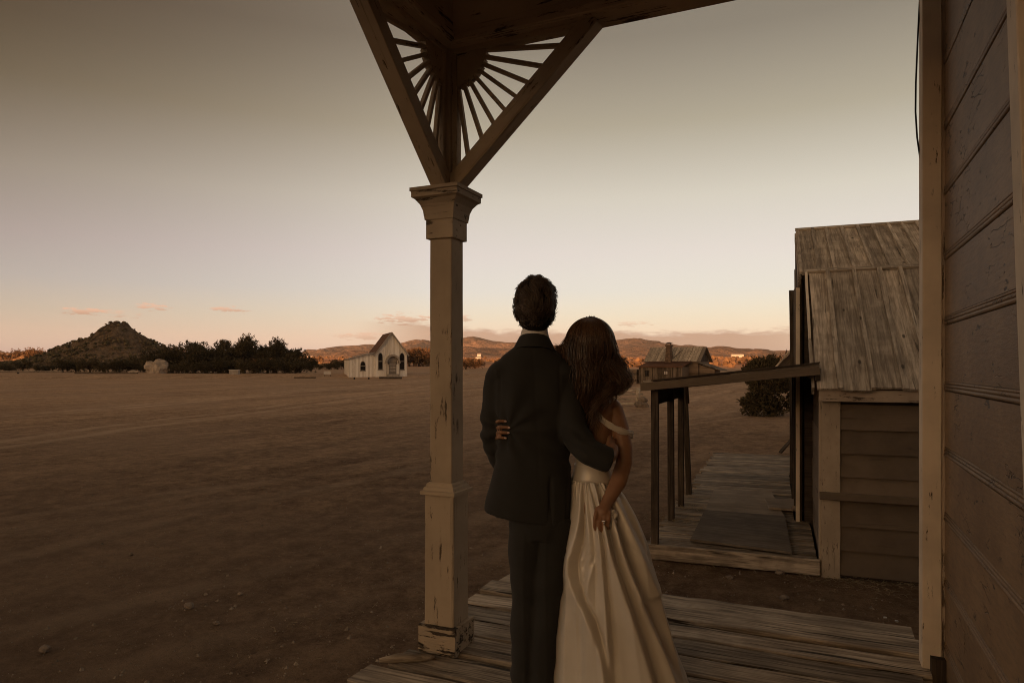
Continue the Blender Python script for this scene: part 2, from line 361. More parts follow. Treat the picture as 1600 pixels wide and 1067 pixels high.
M_mtn = hillmat('mountain_scrub', (.075, .055, .042), (.23, .15, .10), .004)
# ---- mountains: ridges 2.5 to 5 km away
far_prof = [(-900, 556), (300, 556), (470, 552), (520, 545), (555, 540), (575, 537.5), (600, 540), (625, 536), (650, 532), (680, 533), (708, 530), (735, 526.5), (748, 529), (770, 533), (800, 536), (840, 540),
            (880, 540), (920, 536), (955, 532), (985, 528.5), (1010, 532), (1040, 536), (1075, 541), (1110, 545), (1180, 547), (1240, 550), (1500, 554), (2600, 556)]
near_prof = [(-900, 560), (300, 560), (470, 557), (540, 552), (600, 548), (660, 546), (700, 543), (730, 541), (765, 544), (800, 549), (860, 553), (930, 550), (960, 546), (1000, 544), (1030, 548), (1060, 551), (1095, 546), (1125, 540.5), (1150, 544), (1185, 547), (1220, 552), (1300, 556), (2600, 560)]
def range_mesh(name, prof, r0, rc, r1, base0, amp, label, seed):
    m = MB(); NAZ, NR = 330, 34
    for k in range(NR+1):
        t = k/NR; r = r0 + (r1-r0)*t
        for i in range(NAZ+1):
            pxx = -700 + 3300*i/NAZ; a = math.atan2(pxx-CX, FPX)
            dep = r*math.cos(a)/math.cos(a)        # depth along the view axis is r
            peak = (HORIZON - lerp_pts(pxx, prof))/FPX*rc + HC
            u = (pxx-CX)/FPX*r
            p = cam2w(u, dep, 0)
            q = Vector((p.x, p.y, seed))
            rid = 1 - abs(noise.noise((q.x*.0022, q.y*.0022, seed))*2)
            rid2 = 1 - abs(noise.noise((q.x*.0062, q.y*.0062, seed+4))*2)
            f = noise.noise((q.x*.016, q.y*.016, seed))
            up = sstep(r, r0, rc) if r < rc else 1 - .65*sstep(r, rc, r1)
            sh = math.sin(math.pi*min(1, max(0, (r-r0)/(rc-r0))))
            h = base0 + (peak-base0)*up**1.25 + sh*amp*((rid-.6)*.75 + (rid2-.6)*.5 + f*.18)
            if k == 0: h = base0 - 30
            m.v.append((p.x, p.y, h))
    W = NAZ+1
    for k in range(NR):
        for i in range(NAZ): m.f.append((k*W+i, k*W+i+1, (k+1)*W+i+1, (k+1)*W+i))
    tag(m.build(name, M_mtn, None, True), label, None, None, 'structure')
range_mesh('mountains', far_prof, 3300, 4400, 5600, 44, 75, 'long brown mountain range on the skyline', 2.0)
range_mesh('foothills', near_prof, 2300, 2900, 3500, 31, 42, 'sunlit orange foothills below the mountains', 9.0)
# ---- unseen ridge added behind the camera, crest shaped to shade lot, church and butte
def shade_hill():
    m = MB(); NX, NY = 90, 14
    for j in range(NY+1):
        t = j/NY; w = -120 - 210*t
        for i in range(NX+1):
            u = -950 + 1700*i/NX
            crest = 41 + 19*math.exp(-((u+422)/(82 if u > -422 else 46))**2) + 3*noise.noise((u*.012, 1, 2)) - 10*sstep(abs(u+150), 450, 800)
            h = crest*sstep(t, 0, .42)*(1-.5*sstep(t, .5, 1)) + noise.noise((u*.03, w*.03, 4))*1.5*t
            p = cam2w(u, w, 0)
            m.v.append((p.x, p.y, h + ground_h(p.x, p.y)*.0 - (.5 if j == 0 else 0)))
    W = NX+1
    for j in range(NY):
        for i in range(NX): m.f.append((j*W+i, (j+1)*W+i, (j+1)*W+i+1, j*W+i+1))
    tag(m.build('shade_ridge', M_mtn, None, True), 'unseen ridge added behind the camera to shade the lot', None, None, 'structure')
shade_hill()
# ---- foliage
def leafmat(name, c0, c1):
    n = NT(name, .8, .15); oi = n.n('ShaderNodeObjectInfo'); g = n.n('ShaderNodeNewGeometry')
    c = n.mix(g.outputs['Random Per Island'], c0, c1); n.b.inputs['Subsurface Weight'].default_value = 0
    c = n.mix(n.math('MULTIPLY', oi.outputs['Random'], .4), c, tuple(.6*x for x in c0))
    return n.color(c)
M_leaf = leafmat('juniper_foliage', (.045, .040, .021), (.165, .120, .065))
M_leaf2 = leafmat('orange_brown_foliage', (.10, .06, .03), (.25, .15, .075))  # warmer, paler brown leaves than the junipers
M_bark = plain('juniper_bark', (.11, .085, .062), .95, .1, 12, .5, .6, 30)
def crown_mesh(name, seed, rx, rz, z0, n_cl, n_leaf, leaf, lobes=9, gap=.25, elong=1.5, lo=.28):
    r = random.Random(seed); m = MB()
    L = []
    for _ in range(lobes):
        a = r.uniform(0, 6.283); q = math.sqrt(r.random())*.72
        L.append((Vector((math.cos(a)*q*rx, math.sin(a)*q*rx, z0 + rz*r.uniform(lo, .80))), rx*r.uniform(.20, .36)))
    for k in range(n_cl):
        c, R = L[k % lobes]
        d = Vector((r.gauss(0,1), r.gauss(0,1), r.gauss(0,1)*.85)).normalized(); rad = R*(r.random()**.45)
        p = c + d*rad*(1 + .35*noise.noise((d.x*2.3+seed, d.y*2.3, d.z*2.3)))
        if r.random() < gap*(rad/R)**3: continue
        if p.z < z0*.6: p.z = z0*.6 + abs(p.z-z0*.6)*.3
        out = (p - Vector((0, 0, z0+rz*.35))).normalized()
        for _ in range(n_leaf):
            q = p + Vector((r.gauss(0,1), r.gauss(0,1), r.gauss(0,1)))*leaf*.9
            ax = (out + Vector((r.uniform(-1,1), r.uniform(-1,1), r.uniform(-.3,1.1)))).normalized()
            sd = ax.cross(Vector((r.uniform(-1,1), r.uniform(-1,1), r.uniform(-1,1)))).normalized()
            a, b = leaf*elong*r.uniform(.6, 1.2), leaf*r.uniform(.3, .55); up = ax.cross(sd)*b*.5
            i = len(m.v); m.v += [tuple(q - ax*a*.4), tuple(q + sd*b + up), tuple(q + ax*a), tuple(q - sd*b + up)]
            m.f.append((i, i+1, i+2)); m.f.append((i, i+2, i+3))
    return m.mesh(name), L
def trunk_mesh(name, seed, L, h, r0):
    r = random.Random(seed); m = MB()
    lean = Vector((r.uniform(-.2,.2), r.uniform(-.2,.2), 1))*h
    m.tube([(0,0,-.1), lean*.3 + Vector((r.uniform(-.1,.1), .05, 0)), lean*.62, lean], [r0, r0*.75, r0*.5, r0*.2], 7)
    for c, R in L:
        s = lean*r.uniform(.2, .6); mid = (s + c)/2 + Vector((0, 0, .12*h))
        m.tube([s, mid, c], [r0*.45, r0*.28, r0*.08], 5)
    return m.mesh(name, True)
TREEK = []
for k, (rx, rz, z0, lob, ncl, lf) in enumerate([(1.0, 1.0, .10, 22, 560, .040), (.8, 1.15, .16, 17, 480, .038), (1.25, .8, .06, 26, 620, .042), (.75, 1.25, .25, 14, 420, .038)]):
    cm, L = crown_mesh('juniper_crown', 30+k, rx, rz, z0, ncl, 14, lf, lob, .30)
    cm.materials.append(M_leaf); tm = trunk_mesh('juniper_trunk', 50+k, L, rz*.75, .07); tm.materials.append(M_bark); TREEK.append((cm, tm))
TREEK_BROWN = []
for cm, tm in TREEK:
    c2 = cm.copy(); c2.materials.clear(); c2.materials.append(M_leaf2); TREEK_BROWN.append((c2, tm))
def tree(name, label, cat, k, p, s, rz, group, set_=None, sz=1.0):
    t = thing(name, label, cat, p, rz, group); t.scale = (s, s, s*sz)
    cm, tm = (set_ or TREEK)[k]; link('crown', cm, None, t); link('trunk', tm, None, t); return t
def gpix(x, w):                                 # a point on the ground below photo column x at depth w
    p = cam2w((x-CX)/FPX*w, w, 0); p.z = ground_h(p.x, p.y) - .03; return p
TR = random.Random(8)
# (column, depth, height px, kind, label) : the row of junipers left of the church
row = [(268, 168, 34, 2, 'low juniper beside the pale boulder, at the end of the tree row'), (292, 172, 43, 0, 'rounded juniper second along from the pale boulder'),
       (322, 165, 48, 0, 'broad rounded juniper with sky glinting through its crown'), (345, 172, 38, 2, 'low spreading juniper filling the gap behind the pale crate'),
       (366, 176, 55, 3, 'upright open juniper standing behind the pale crate'), (383, 168, 59, 1, 'tallest juniper of the row, rising behind the pale crate'),
       (404, 172, 52, 3, 'open airy juniper between the tallest juniper and the forked one'), (433, 168, 54, 1, 'tall juniper with a forked top at the church end of the row'),
       (452, 174, 38, 0, 'dark juniper just past the forked one towards the church'), (470, 182, 22, 2, 'small juniper ending the row towards the church')]
for x, w, hp, k, lab in row:
    hgt = hp/FPX*w; tree('juniper_tree', lab, 'tree', k, gpix(x, w), hgt/([1.0, 1.15, .8, 1.25][k]+[.1, .16, .06, .25][k])*1.02, TR.uniform(0, 6.28), 'junipers along the lot edge')
for i, (x, w, hp, k) in enumerate([(280, 160, 20, 2), (306, 160, 22, 2), (332, 160, 20, 2), (356, 162, 26, 2), (395, 160, 24, 2), (418, 160, 26, 2), (444, 162, 24, 2), (462, 165, 20, 2)]):
    tree('juniper_bush', 'low dark juniper bush at the foot of the juniper row', 'bush', k, gpix(x, w), hp/FPX*w/1.05, TR.uniform(0, 6.28), 'low bushes under the juniper row')
# left: trees below the butte, some catching the last sun
for i, (x, w, hp, k, s) in enumerate([(-14, 186, 18, 2, 0), (12, 180, 17, 2, 0), (36, 190, 20, 0, 0), (70, 178, 17, 2, 0), (98, 182, 24, 0, 0), (118, 186, 24, 2, 0), (140, 180, 26, 0, 0), (163, 186, 25, 2, 0), (186, 180, 27, 2, 0), (206, 184, 24, 2, 0), (226, 190, 30, 0, 0)]):
    tree('scrub_oak', 'bushy dark scrub tree along the foot of the butte', 'tree', k, gpix(x, w), hp/FPX*w/1.25, TR.uniform(0, 6.28), 'scrub trees below the butte')
for i, (x, w, hp, k) in enumerate([(4, 420, 24, 2), (-20, 430, 24, 0), (38, 430, 26, 0), (60, 410, 25, 2), (80, 450, 24, 0), (276, 520, 24, 0)]):
    tree('scrub_oak', 'orange sunlit tree standing farther off beyond the butte foot', 'tree', k, gpix(x, w), hp/FPX*w/1.25, TR.uniform(0, 6.28), 'sunlit trees beyond the lot', TREEK_BROWN)
# around the church
for i, (x, w, hp, k) in enumerate([(484, 262, 15, 2), (500, 250, 10, 0), (516, 255, 17, 2), (528, 262, 18, 0), (545, 270, 16, 2)]):
    tree('juniper_tree', 'small dark juniper in the gap between tree row and church', 'tree', k, gpix(x, w), hp/FPX*w/1.25, TR.uniform(0, 6.28), 'small junipers left of the church')
for i, (x, w, hp, k) in enumerate([(640, 330, 34, 0), (655, 340, 32, 2), (668, 330, 34, 0)]):
    tree('desert_shrub', 'sunlit rust-coloured shrub beyond the church wall', 'shrub', k, gpix(x, w), hp/FPX*w/1.25, TR.uniform(0, 6.28), 'rust shrubs right of the church', TREEK_BROWN)
for i, (x, w, hp, k) in enumerate([(728, 250, 20, 0), (742, 268, 18, 2)]):
    tree('desert_shrub', 'rust-brown bush seen between porch post and the man in the suit', 'shrub', k, gpix(x, w), hp/FPX*w/1.2, TR.uniform(0, 6.28), 'bushes between post and suit', TREEK_BROWN)
# the big juniper bush beyond the boardwalk
cm, L = crown_mesh('big_bush_crown', 77, 1.5, 3.0, .12, 3400, 9, .055, 60, .2, 2.2, .04); cm.materials.append(M_leaf)
tm = trunk_mesh('big_bush_trunk', 78, L, 2.2, .10); tm.materials.append(M_bark)
bb = thing('juniper_bush', 'big bushy juniper growing beyond the far end of the boardwalk', 'bush', gpix(1200, 34)); link('crown', cm, None, bb); link('trunk', tm, None, bb)
bb.scale = (1.02, 1.02, 1.12)
# ---- scrub dotted over the far plain: nobody could count it
def scrub(name, label, spots, mat, seed):
    r = random.Random(seed); m = MB()
    for x, y, z, s in spots:
        n = 6; rings = []
        for k, (h, q) in enumerate(((-.1, .7), (.25, 1.0), (.6, .9), (.95, .35))):
            rings.append([(x + math.cos(a)*q*s*r.uniform(.6, 1.25), y + math.sin(a)*q*s*r.uniform(.6, 1.25), z + h*s*1.15*r.uniform(.8, 1.15)) for a in (2*math.pi*i/n for i in range(n))])
        m.loft(rings)
    return tag(m.build(name, mat), label, None, None, 'stuff')
r = random.Random(3); spots = []
while len(spots) < 2500:
    w = 300*(2600/300)**(r.random()**.8); u = r.uniform(-.85, .6)*w; p = cam2w(u, w, 0)
    if noise.noise((p.x*.008, p.y*.008, 11)) + r.uniform(-.35, .35) < -.05: continue
    spots.append((p.x, p.y, ground_h(p.x, p.y), r.uniform(.7, 2.2)*(1 + w/2200)))
scrub('desert_scrub', 'scattered dark shrubs across the sunlit plain', spots, M_leaf2, 4)
# ---- the butte
BP = gpix(189, 262); M_butte = hillmat('rocky_butte_soil', (.075, .052, .033), (.20, .142, .096), .08)
def butte_h(du, dw):
    prof = lerp_pts(du, [(-56, .8), (-44, 2.0), (-34, 3.0), (-27, 5.8), (-22, 8.3), (-18, 10), (-13.5, 11.5), (-7.9, 13.9), (-6.6, 15.8), (-4, 17.3), (-1, 17.9), (1.4, 17.4), (3.9, 15.3), (6.4, 13.7), (9.6, 11.5), (14.2, 9.4), (18.7, 6.4), (26, 2.2), (36, .2)])
    return prof*math.exp(-(dw/13.0)**2*.8)
m = MB(); NX, NY = 190, 80
for j in range(NY+1):
    for i in range(NX+1):
        du = -58 + 96*i/NX; dw = -26 + 60*j/NY; h = butte_h(du, dw)
        k = min(1, h/8); h += k*(abs(noise.noise((du*.22, dw*.22, 3)))*1.6 - .5 + noise.noise((du*.75, dw*.75, 8))*.55 + noise.noise((du*1.9, dw*1.9, 2))*.25)
        p = RT*du + FW*dw; m.v.append((p.x, p.y, h-.4))
W = NX+1
for j in range(NY):
    for i in range(NX): m.f.append((j*W+i, j*W+i+1, (j+1)*W+i+1, (j+1)*W+i))
bt = m.build('butte', M_butte, None, True); bt.location = BP; tag(bt, 'steep rocky butte with a rounded top', None, None, 'structure')
r = random.Random(6); spots = []
while len(spots) < 900:
    du, dw = r.uniform(-52, 32), r.uniform(-19, 4); h = butte_h(du, dw)
    if h < .5 or (h > 11 and r.random() < .8): continue
    p = BP + RT*du + FW*dw; spots.append((p.x, p.y, p.z + h - .35, r.uniform(.2, .75)))
scrub('butte_scrub', 'small shrubs dotted over the slopes of the butte', spots, M_leaf, 5)
# ================================================================== THE BUILDING WITH THE PORCH
FL = 1.0                                        # porch floor level
BR = random.Random(21)
wallA = thing('wooden_building', 'tall brown clapboard building wall with crackled paint and beaded seams', 'building', (.55, 0, 0))
SEAM0, SEAM = HC - .109, .311
levels = [SEAM0 + SEAM*k for k in range(-8, 14)]
YN, YE = -2.5, 3.825
m = MB(); m.box((.045, YN, 0), (.16, YE+.02, 7.0)); m.box((.16, YE-.10, 0), (4.5, YE+.02, 7.0)); m.build('wall_core', M_dkwood, wallA)
for k, z in enumerate(levels):
    z0 = max(z, .0); z1 = z + SEAM
    if z1 > 7.0 or z1 < .1: continue
    plank('siding_board', M_siding, wallA, (.028, YN, (z0+z1)/2+.016), (.028, YE, (z0+z1)/2+.016), .034, z1-z0-.048, (0,0,1), 8, .0016, BR)
    # bead moulding in the seam: two rounded reeds with grooves
    for dz, rr in ((.004, .0095), (.020, .0085), (.0335, .006)):
        mm = MB(); mm.tube([(.014, YN + (YE-YN)*i/6, z + dz + BR.uniform(-.001, .001)) for i in range(7)], rr, 8); mm.build('bead_moulding', M_siding, wallA, True)
for k, (x0, x1, y0, y1, z0, z1) in enumerate([(-.083, .0, 3.835, 3.945, .35, 7.0)]):
    plank('corner_board', M_trim, wallA, ((x0+x1)/2, (y0+y1)/2, z0), ((x0+x1)/2, (y0+y1)/2, z1), y1-y0, x1-x0, (1,0,0), 24, .0025, BR, .004)
plank('corner_return', M_beam, wallA, (.022, 3.89, .1), (.022, 3.89, 7.0), .10, .04, (1,0,0), 6, .002, BR)
plank('door_casing', M_trim, wallA, (-.012, 2.07, 1.0), (-.012, 2.51, 4.4), .10, .05, (1,0,0), 6, .002, BR, .004)
plank('corner_foot', M_dkwood, wallA, (-.02, 3.80, .0), (-.02, 3.80, 1.06), .05, .06, (1,0,0), 3, .004, BR)
cab = MB()
c0 = [pix(1438, -60, 3.42), pix(1437, 0, 3.40), pix(1434, 60, 3.38), pix(1431, 130, 3.37), pix(1430.5, 175, 3.37), pix(1433, 215, 3.38), pix(1438, 250, 3.40), pix(1444, 275, 3.43)]
cab.tube(c0, .0042, 6); tag(cab.build('electric_cable', M_black, None, True), 'thin black cable hanging in a slack loop beside the corner board', 'cable')
# ---- deck of the porch
deck = thing('porch_deck', 'weathered plank porch floor the couple stands on', 'deck', (0, 0, FL))
y = 4.45; k = 0; DR = random.Random(12)
while y > -2.2:
    w = DR.uniform(.215, .262); x0 = -2.0 + DR.uniform(-.07, .06); x1 = .46 + DR.uniform(-.012, .02)
    if 2.4 < y < 3.3: x0 += .07
    if y > 3.90: x1 = .50 + DR.uniform(-.02, .03)
    dz = DR.uniform(-.012, .006)
    p = plank('deck_board', M_deck, deck, (x0, y-w/2, -.042+dz), (x1, y-w/2+DR.uniform(-.012, .012), -.042+dz+DR.uniform(-.004, .004)), w-DR.uniform(.020, .040), .085, (0,0,1), 18, .006, DR, .008)
    if k == 0: p.rotation_euler.z += R_(.4)
    y -= w; k += 1
for yy in (4.02, 4.28): plank('end_board', M_deck, deck, (.53, yy-.10, -.03), (.95, yy-.13, -.03), .22, .05, (0,0,1), 3, .004, DR, .005)
m = MB(); m.box((-1.93, -2.1, -.105), (.44, 4.38, -.097)); m.build('gap_shade_sheet', plain('gap_shade_black', (.012, .010, .008), .95, .1), deck)  # black sheet added so the shade in the board gaps reads dark
for x in (-1.85, -.7, .36): plank('joist', M_dkwood, deck, (x, -2.1, -.185), (x, 4.38, -.185), .06, .15, (0,0,1), 1, .0, DR)
for yy in (4.3, 1.4, -1.6):
    for x in (-1.85, -.7): plank('support_post', M_dkwood, deck, (x, yy-.03, -1.05), (x, yy-.03, -.25), .11, .11, (1,0,0), 2, .003, DR)
for (px, py) in ((1383, 964.5), (1401, 970)):
    w = FPX*1.452/(py-HORIZON); p = cam2w((px-CX)/FPX*w, w, 0); mm = MB(); mm.tube([(p.x, p.y, -.006), (p.x, p.y, .0012), (p.x, p.y, .003)], [.010, .010, .006], 10); mm.build('screw', M_steel, deck)
# an old stub of timber lying where the boards end
stub = MB(); stub.tube([(0,0,0), (.09,.02,.004), (.2,.03,.0), (.27,.05,-.004)], [.012, .024, .021, .012], 9)
sp = pix(600, 1035, 1); st = stub.build('timber_stub', M_deck, None, True); st.location = cam2w(-.655, 3.36, FL+.005); st.rotation_euler = (0, 0, R_(25))
tag(st, 'short worn stub of wood lying at the board ends by the post', 'wood scrap')
# ---- post with its brackets
PX, PY = -1.757, 3.105
post = thing('porch_post', 'tan painted square porch post with moulded cap, plinth and sunburst brackets', 'post', (PX, PY, FL))
def vpl(name, mat, z0, z1, w, seg=1, jit=.0, cham=.003, x=0, y=0): return plank(name, mat, post, (x, y, z0), (x, y, z1), w, w, (1,0,0), seg, jit, BR, cham)
plank('plinth', M_plinth, post, (-.107, 0, .0655), (.107, 0, .0655), .214, .139, (0,0,1), 3, .0012, BR, .004)
vpl('pedestal', M_post, .133, .80, .166, 8, .0014, .004)
for x, y in ((.083, -.083),): plank('corner_strip', M_post, post, (x-.004, y+.004, .14), (x-.004, y+.004, .80), .022, .022, (1,0,0), 6, .001, BR, .004)
def flare(name, mat, prof):
    m = MB(); m.loft([[(-h, -h, z), (h, -h, z), (h, h, z), (-h, h, z)] for z, h in prof]); return m.build(name, mat, post)
flare('pedestal_moulding', M_post, [(.795, .084), (.797, .100), (.815, .101), (.819, .090), (.832, .086), (.838, .078), (.850, .076), (.858, .066)])
vpl('shaft', M_post, .85, 2.13, .127, 12, .0012, .004)
flare('neck_block', M_post, [(2.105, .075), (2.107, .0775), (2.205, .0775), (2.207, .075)])
mm = flare('cap', M_post, [(2.203, .083), (2.222, .085), (2.224, .086), (2.25, .089), (2.28, .100), (2.305, .119), (2.312, .130), (2.314, .133), (2.342, .133), (2.344, .139), (2.362, .139), (2.364, .120)])
vpl('upper_post', M_post, 2.36, 3.085, .088, 4, .001, .004)
HB = HC + 1.629 - FL                            # underside of the beams over the floor
def bracket(ax):
    """a sunburst bracket in the plane of post and beam; ax = horizontal unit direction"""
    ax = Vector(ax); sd = Vector((0,0,1)).cross(ax)
    P = lambda a, z: ax*a + Vector((0,0,z))
    br = plank('bracket_brace', M_post, post, P(.035, 2.375), P(.80, HB+.01), .078, .088, sd, 3, .001, BR, .003)
    # toothed quarter disc
    m = MB(); pts = [(.04, HB)]; N = 9; rad = .205
    for i in range(N):
        for s, rr in ((0.04, .94), (.26, 1.0), (.74, 1.0), (.96, .94)):
            a = R_(90)*(i+s)/N; pts.append((.04 + rad*rr*math.cos(a), HB - rad*rr*math.sin(a)))
    t = .019; n = len(pts)
    m.add([P(a, z) + sd*t for a, z in pts] + [P(a, z) - sd*t for a, z in pts],
          [tuple(range(n)), tuple(reversed(range(n, 2*n)))] + [(i, i+n, (i+1) % n + n, (i+1) % n) for i in range(n)])
    d = m.build('sun_disc', M_post, post); M_all = []
    # rays
    x0, z0, x1, z1 = .035, 2.375, .80, HB+.01
    for i in range(8):
        a = R_(90)*(i+.75)/8.6; dx, dz = math.cos(a), -math.sin(a)
        # hit with the brace line
        bx, bz = x1-x0, z1-z0; den = dx*bz - dz*bx
        tt = ((x0-.04)*bz - (z0-HB)*bx)/den
        plank('ray', M_post, post, P(.04+dx*.16, HB+dz*.16), P(.04+dx*(tt-.03), HB+dz*(tt-.03)), .020, .024, sd, 1, 0, BR, .002)
    plank('bracket_header', M_post, post, P(.04, HB-.012), P(.76, HB-.012), .06, .03, (0,0,1), 2, .001, BR, .003)
    plank('bracket_stile', M_post, post, P(.058, 2.40), P(.058, HB-.02), .05, .03, sd.cross(Vector((0,0,1))), 1, .001, BR, .003)
bracket((1,0,0)); bracket((0,-1,0))
# ---- porch roof
proof = thing('porch_roof', 'dark underside of the porch roof with its brown beams', 'roof', (PX, PY, FL))
def beam(name, mat, lo, hi): m = MB(); m.box(lo, hi); return m.build(name, mat, proof)
bh = .34
plank('front_beam', M_beam, proof, (-.079, .0, HB+bh/2), (2.30, .0, HB+bh/2), .158, bh, (0,0,1), 4, .0015, BR, .004)
plank('side_beam', M_beam, proof, (0, -.08, HB+bh/2+.001), (0, -4.2, HB+bh/2+.001), .158, bh, (0,0,1), 6, .0015, BR, .004)
plank('lip_moulding', M_beam, proof, (.085, -.088, HB+.022), (2.28, -.088, HB+.022), .02, .04, (0,0,1), 3, .001, BR, .004)
plank('lip_moulding', M_beam, proof, (.089, -.10, HB+.022), (.089, -4.1, HB+.022), .02, .04, (0,0,1), 3, .001, BR, .004)
for i in range(7):
    plank('rafter', M_beam, proof, (.08, -.55*i-.35, HB+bh+.06), (2.28, -.55*i-.35, HB+bh+.40), .05, .13, (0,0,1), 1, 0, BR)
for i in range(13):
    plank('roof_board', M_dkwood, proof, (-.32+.205*i, .25, HB+bh+.13+.0316*i), (-.32+.205*i, -4.2, HB+bh+.13+.0316*i), .2, .025, (-.152,0,1), 1, 0, BR)
plank('fascia', M_beam, proof, (-.44, .26, HB+bh+.10), (-.44, -4.2, HB+bh+.10), .03, .12, (0,0,1), 2, .001, BR)
# ================================================================== THE BATTEN SHED ACROSS THE GAP
BL = cam2w(483/FPX*8.0, 8.0, 0); BROT = R_(24.04-21.25)
shed = thing('batten_shed', 'old grey board-and-batten building with a steep lean-to roof', 'building', BL, BROT)
SR = random.Random(33)
EZ, TZ, TY, SX = 2.20, 3.80, 2.0, 4.6
m = MB(); m.add([(.03,.03,0),(.03,TY,0),(.03,TY,TZ-.10),(.03,.03,EZ-.06),(SX,.03,0),(SX,TY,0),(SX,TY,TZ-.10),(SX,.03,EZ-.06)],
                [(0,3,2,1),(4,5,6,7),(0,1,5,4),(1,2,6,5),(2,3,7,6),(3,0,4,7)]); m.build('lean_to_core', M_dkwood, shed)
hz = .04
while hz < 2.06:                                # front lap siding
    hh = SR.uniform(.27, .30); 
    p = plank('lap_board', M_shingle, shed, (.19, .012, hz+hh/2+.01), (SX, .012, hz+hh/2+.01), .030, min(hh+.02, 2.13-hz), (0,0,1), 6, .003, SR); p.rotation_euler.x += R_(-7)
    hz += hh
plank('corner_board', M_post, shed, (.10, -.018, -.02), (.10, -.018, 2.10), .20, .035, (0,1,0), 8, .003, SR, .004)
plank('corner_board', M_post, shed, (-.005, .075, -.02), (-.005, .075, 2.10), .15, .03, (1,0,0), 8, .003, SR, .004)
plank('rail', M_shingle, shed, (-.02, -.06, .955), (SX, -.06, .945), .05, .085, (0,0,1), 4, .002, SR, .006)
plank('fascia', M_beam, shed, (-.03, -.10, EZ-.085), (SX, -.10, EZ-.085), .03, .13, (0,0,1), 5, .003, SR, .003)
# lean-to roof boards and battens
slope = (Vector((0, TY, TZ)) - Vector((0, -.14, EZ))); nrm = Vector((0, -slope.z, slope.y)).normalized()
x = -.07; k = 0
while x < SX:
    w = SR.uniform(.26, .36); dz = SR.uniform(-.006, .006); dl = SR.uniform(-.03, .03)
    a = Vector((x+w/2, -.14, EZ)) - slope.normalized()*(.02+dl); b = Vector((x+w/2, TY, TZ))
    plank('roof_board', M_roofwood, shed, a + nrm*dz, b + nrm*dz, w-SR.uniform(.02, .045), .026, nrm, 8, .005, SR)
    if k: plank('batten', M_roofwood, shed, Vector((x, -.14, EZ)) + nrm*.032 - slope.normalized()*SR.uniform(-.02, .05), Vector((x, TY, TZ)) + nrm*.032, SR.uniform(.04, .06), .04, nrm, 4, .003, SR)
    x += w; k += 1
plank('top_flashing', M_roofwood, shed, (-.10, TY+.0, TZ+.035), (SX, TY+.0, TZ+.035), .10, .03, (0,-.5,.9), 5, .004, SR)
# pale rake board on the lean-to's end
plank('rake_board', M_trim, shed, Vector((-.09, TY-.06, TZ-.02)), Vector((-.09, .80, TZ-.02-1.0)), .03, .085, nrm, 3, .003, SR)
plank('rake_board', M_roofwood, shed, Vector((-.088, .78, TZ-1.04)), Vector((-.088, -.10, EZ-.03)), .03, .10, nrm, 3, .004, SR)
# end wall of the lean-to, lap boards stopping under the slope
hz = .05
while hz < 3.5:
    hh = .27; y0 = .15 if hz+hh < EZ else .15 + (hz+hh-EZ)/slope.z*slope.y
    if y0 < TY-.15:
        p = plank('lap_board', M_shingle, shed, (.012, y0, hz+hh/2), (.012, TY, hz+hh/2), .03, hh+.02, (0,0,1), 3, .006, SR); p.rotation_euler.y += 0
    hz += hh
# main block
RY, RZ, MX = 4.2, 4.82, -.16
m = MB(); m.add([(MX+.05,TY,0),(MX+.05,6.6,0),(MX+.05,6.6,3.6),(MX+.05,RY,RZ-.12),(MX+.05,TY,TZ-.05),(SX,TY,0),(SX,6.6,0),(SX,6.6,3.6),(SX,RY,RZ-.12),(SX,TY,TZ-.05)],
                [(0,4,3,2,1),(5,6,7,8,9),(0,1,6,5),(1,2,7,6),(2,3,8,7),(3,4,9,8),(4,0,5,9)]); m.build('main_core', M_dkwood, shed)
s2 = Vector((0, RY, RZ)) - Vector((0, TY-.02, TZ-.02)); n2_ = Vector((0, -s2.z, s2.y)).normalized()
x = MX; k = 0
while x < SX:
    w = SR.uniform(.20, .25); dz = SR.uniform(-.005, .005)
    plank('roof_board', M_roofwood, shed, Vector((x+w/2, TY-.02, TZ-.02)) + n2_*dz, Vector((x+w/2, RY, RZ)) + n2_*dz, w-.03, .026, n2_, 5, .003, SR)
    plank('batten', M_roofwood, shed, Vector((x, TY-.02, TZ-.02)) + n2_*.034, Vector((x, RY, RZ)) + n2_*.034, .045, .045, n2_, 3, .002, SR)
    x += w; k += 1
m = MB(); m.bar((MX, RY, RZ), (MX, 6.8, 3.55), .03, .03); 
s3 = Vector((0, 6.8, 3.55)) - Vector((0, RY, RZ)); n3 = Vector((0, -s3.z, s3.y)).normalized()
for i in range(12): plank('roof_board', M_roofwood, shed, Vector((MX+.2+.395*i, RY, RZ)) + n3*.0, Vector((MX+.2+.395*i, 6.8, 3.55)), .39, .026, n3, 1, 0, SR)
plank('ridge_cap', M_roofwood, shed, (MX-.03, RY-.01, RZ+.03), (SX, RY-.01, RZ+.03), .12, .028, (0,-.4,.9), 6, .003, SR)
plank('rake_board', M_roofwood, shed, (MX-.02, TY, TZ-.10), (MX-.02, RY, RZ-.10), .03, .14, n2_, 2, .003, SR)
yy = TY + .02
while yy < 6.5:                                 # upright boards of the end wall, uneven and gapped
    w = SR.uniform(.16, .26); top = TZ-.1 + (yy-TY)/(RY-TY)*(RZ-TZ) if yy < RY else RZ-.1 - (yy-RY)/(6.6-RY)*1.25
    plank('wall_board', M_dkwood if SR.random() < .45 else M_shingle, shed, (MX+.02+SR.uniform(-.03, .02), yy+w/2, SR.uniform(.02, .12)), (MX+.02+SR.uniform(-.03, .02), yy+w/2, top-.05), w-.014, .03, (1,0,0), 5, .006, SR)
    yy += w
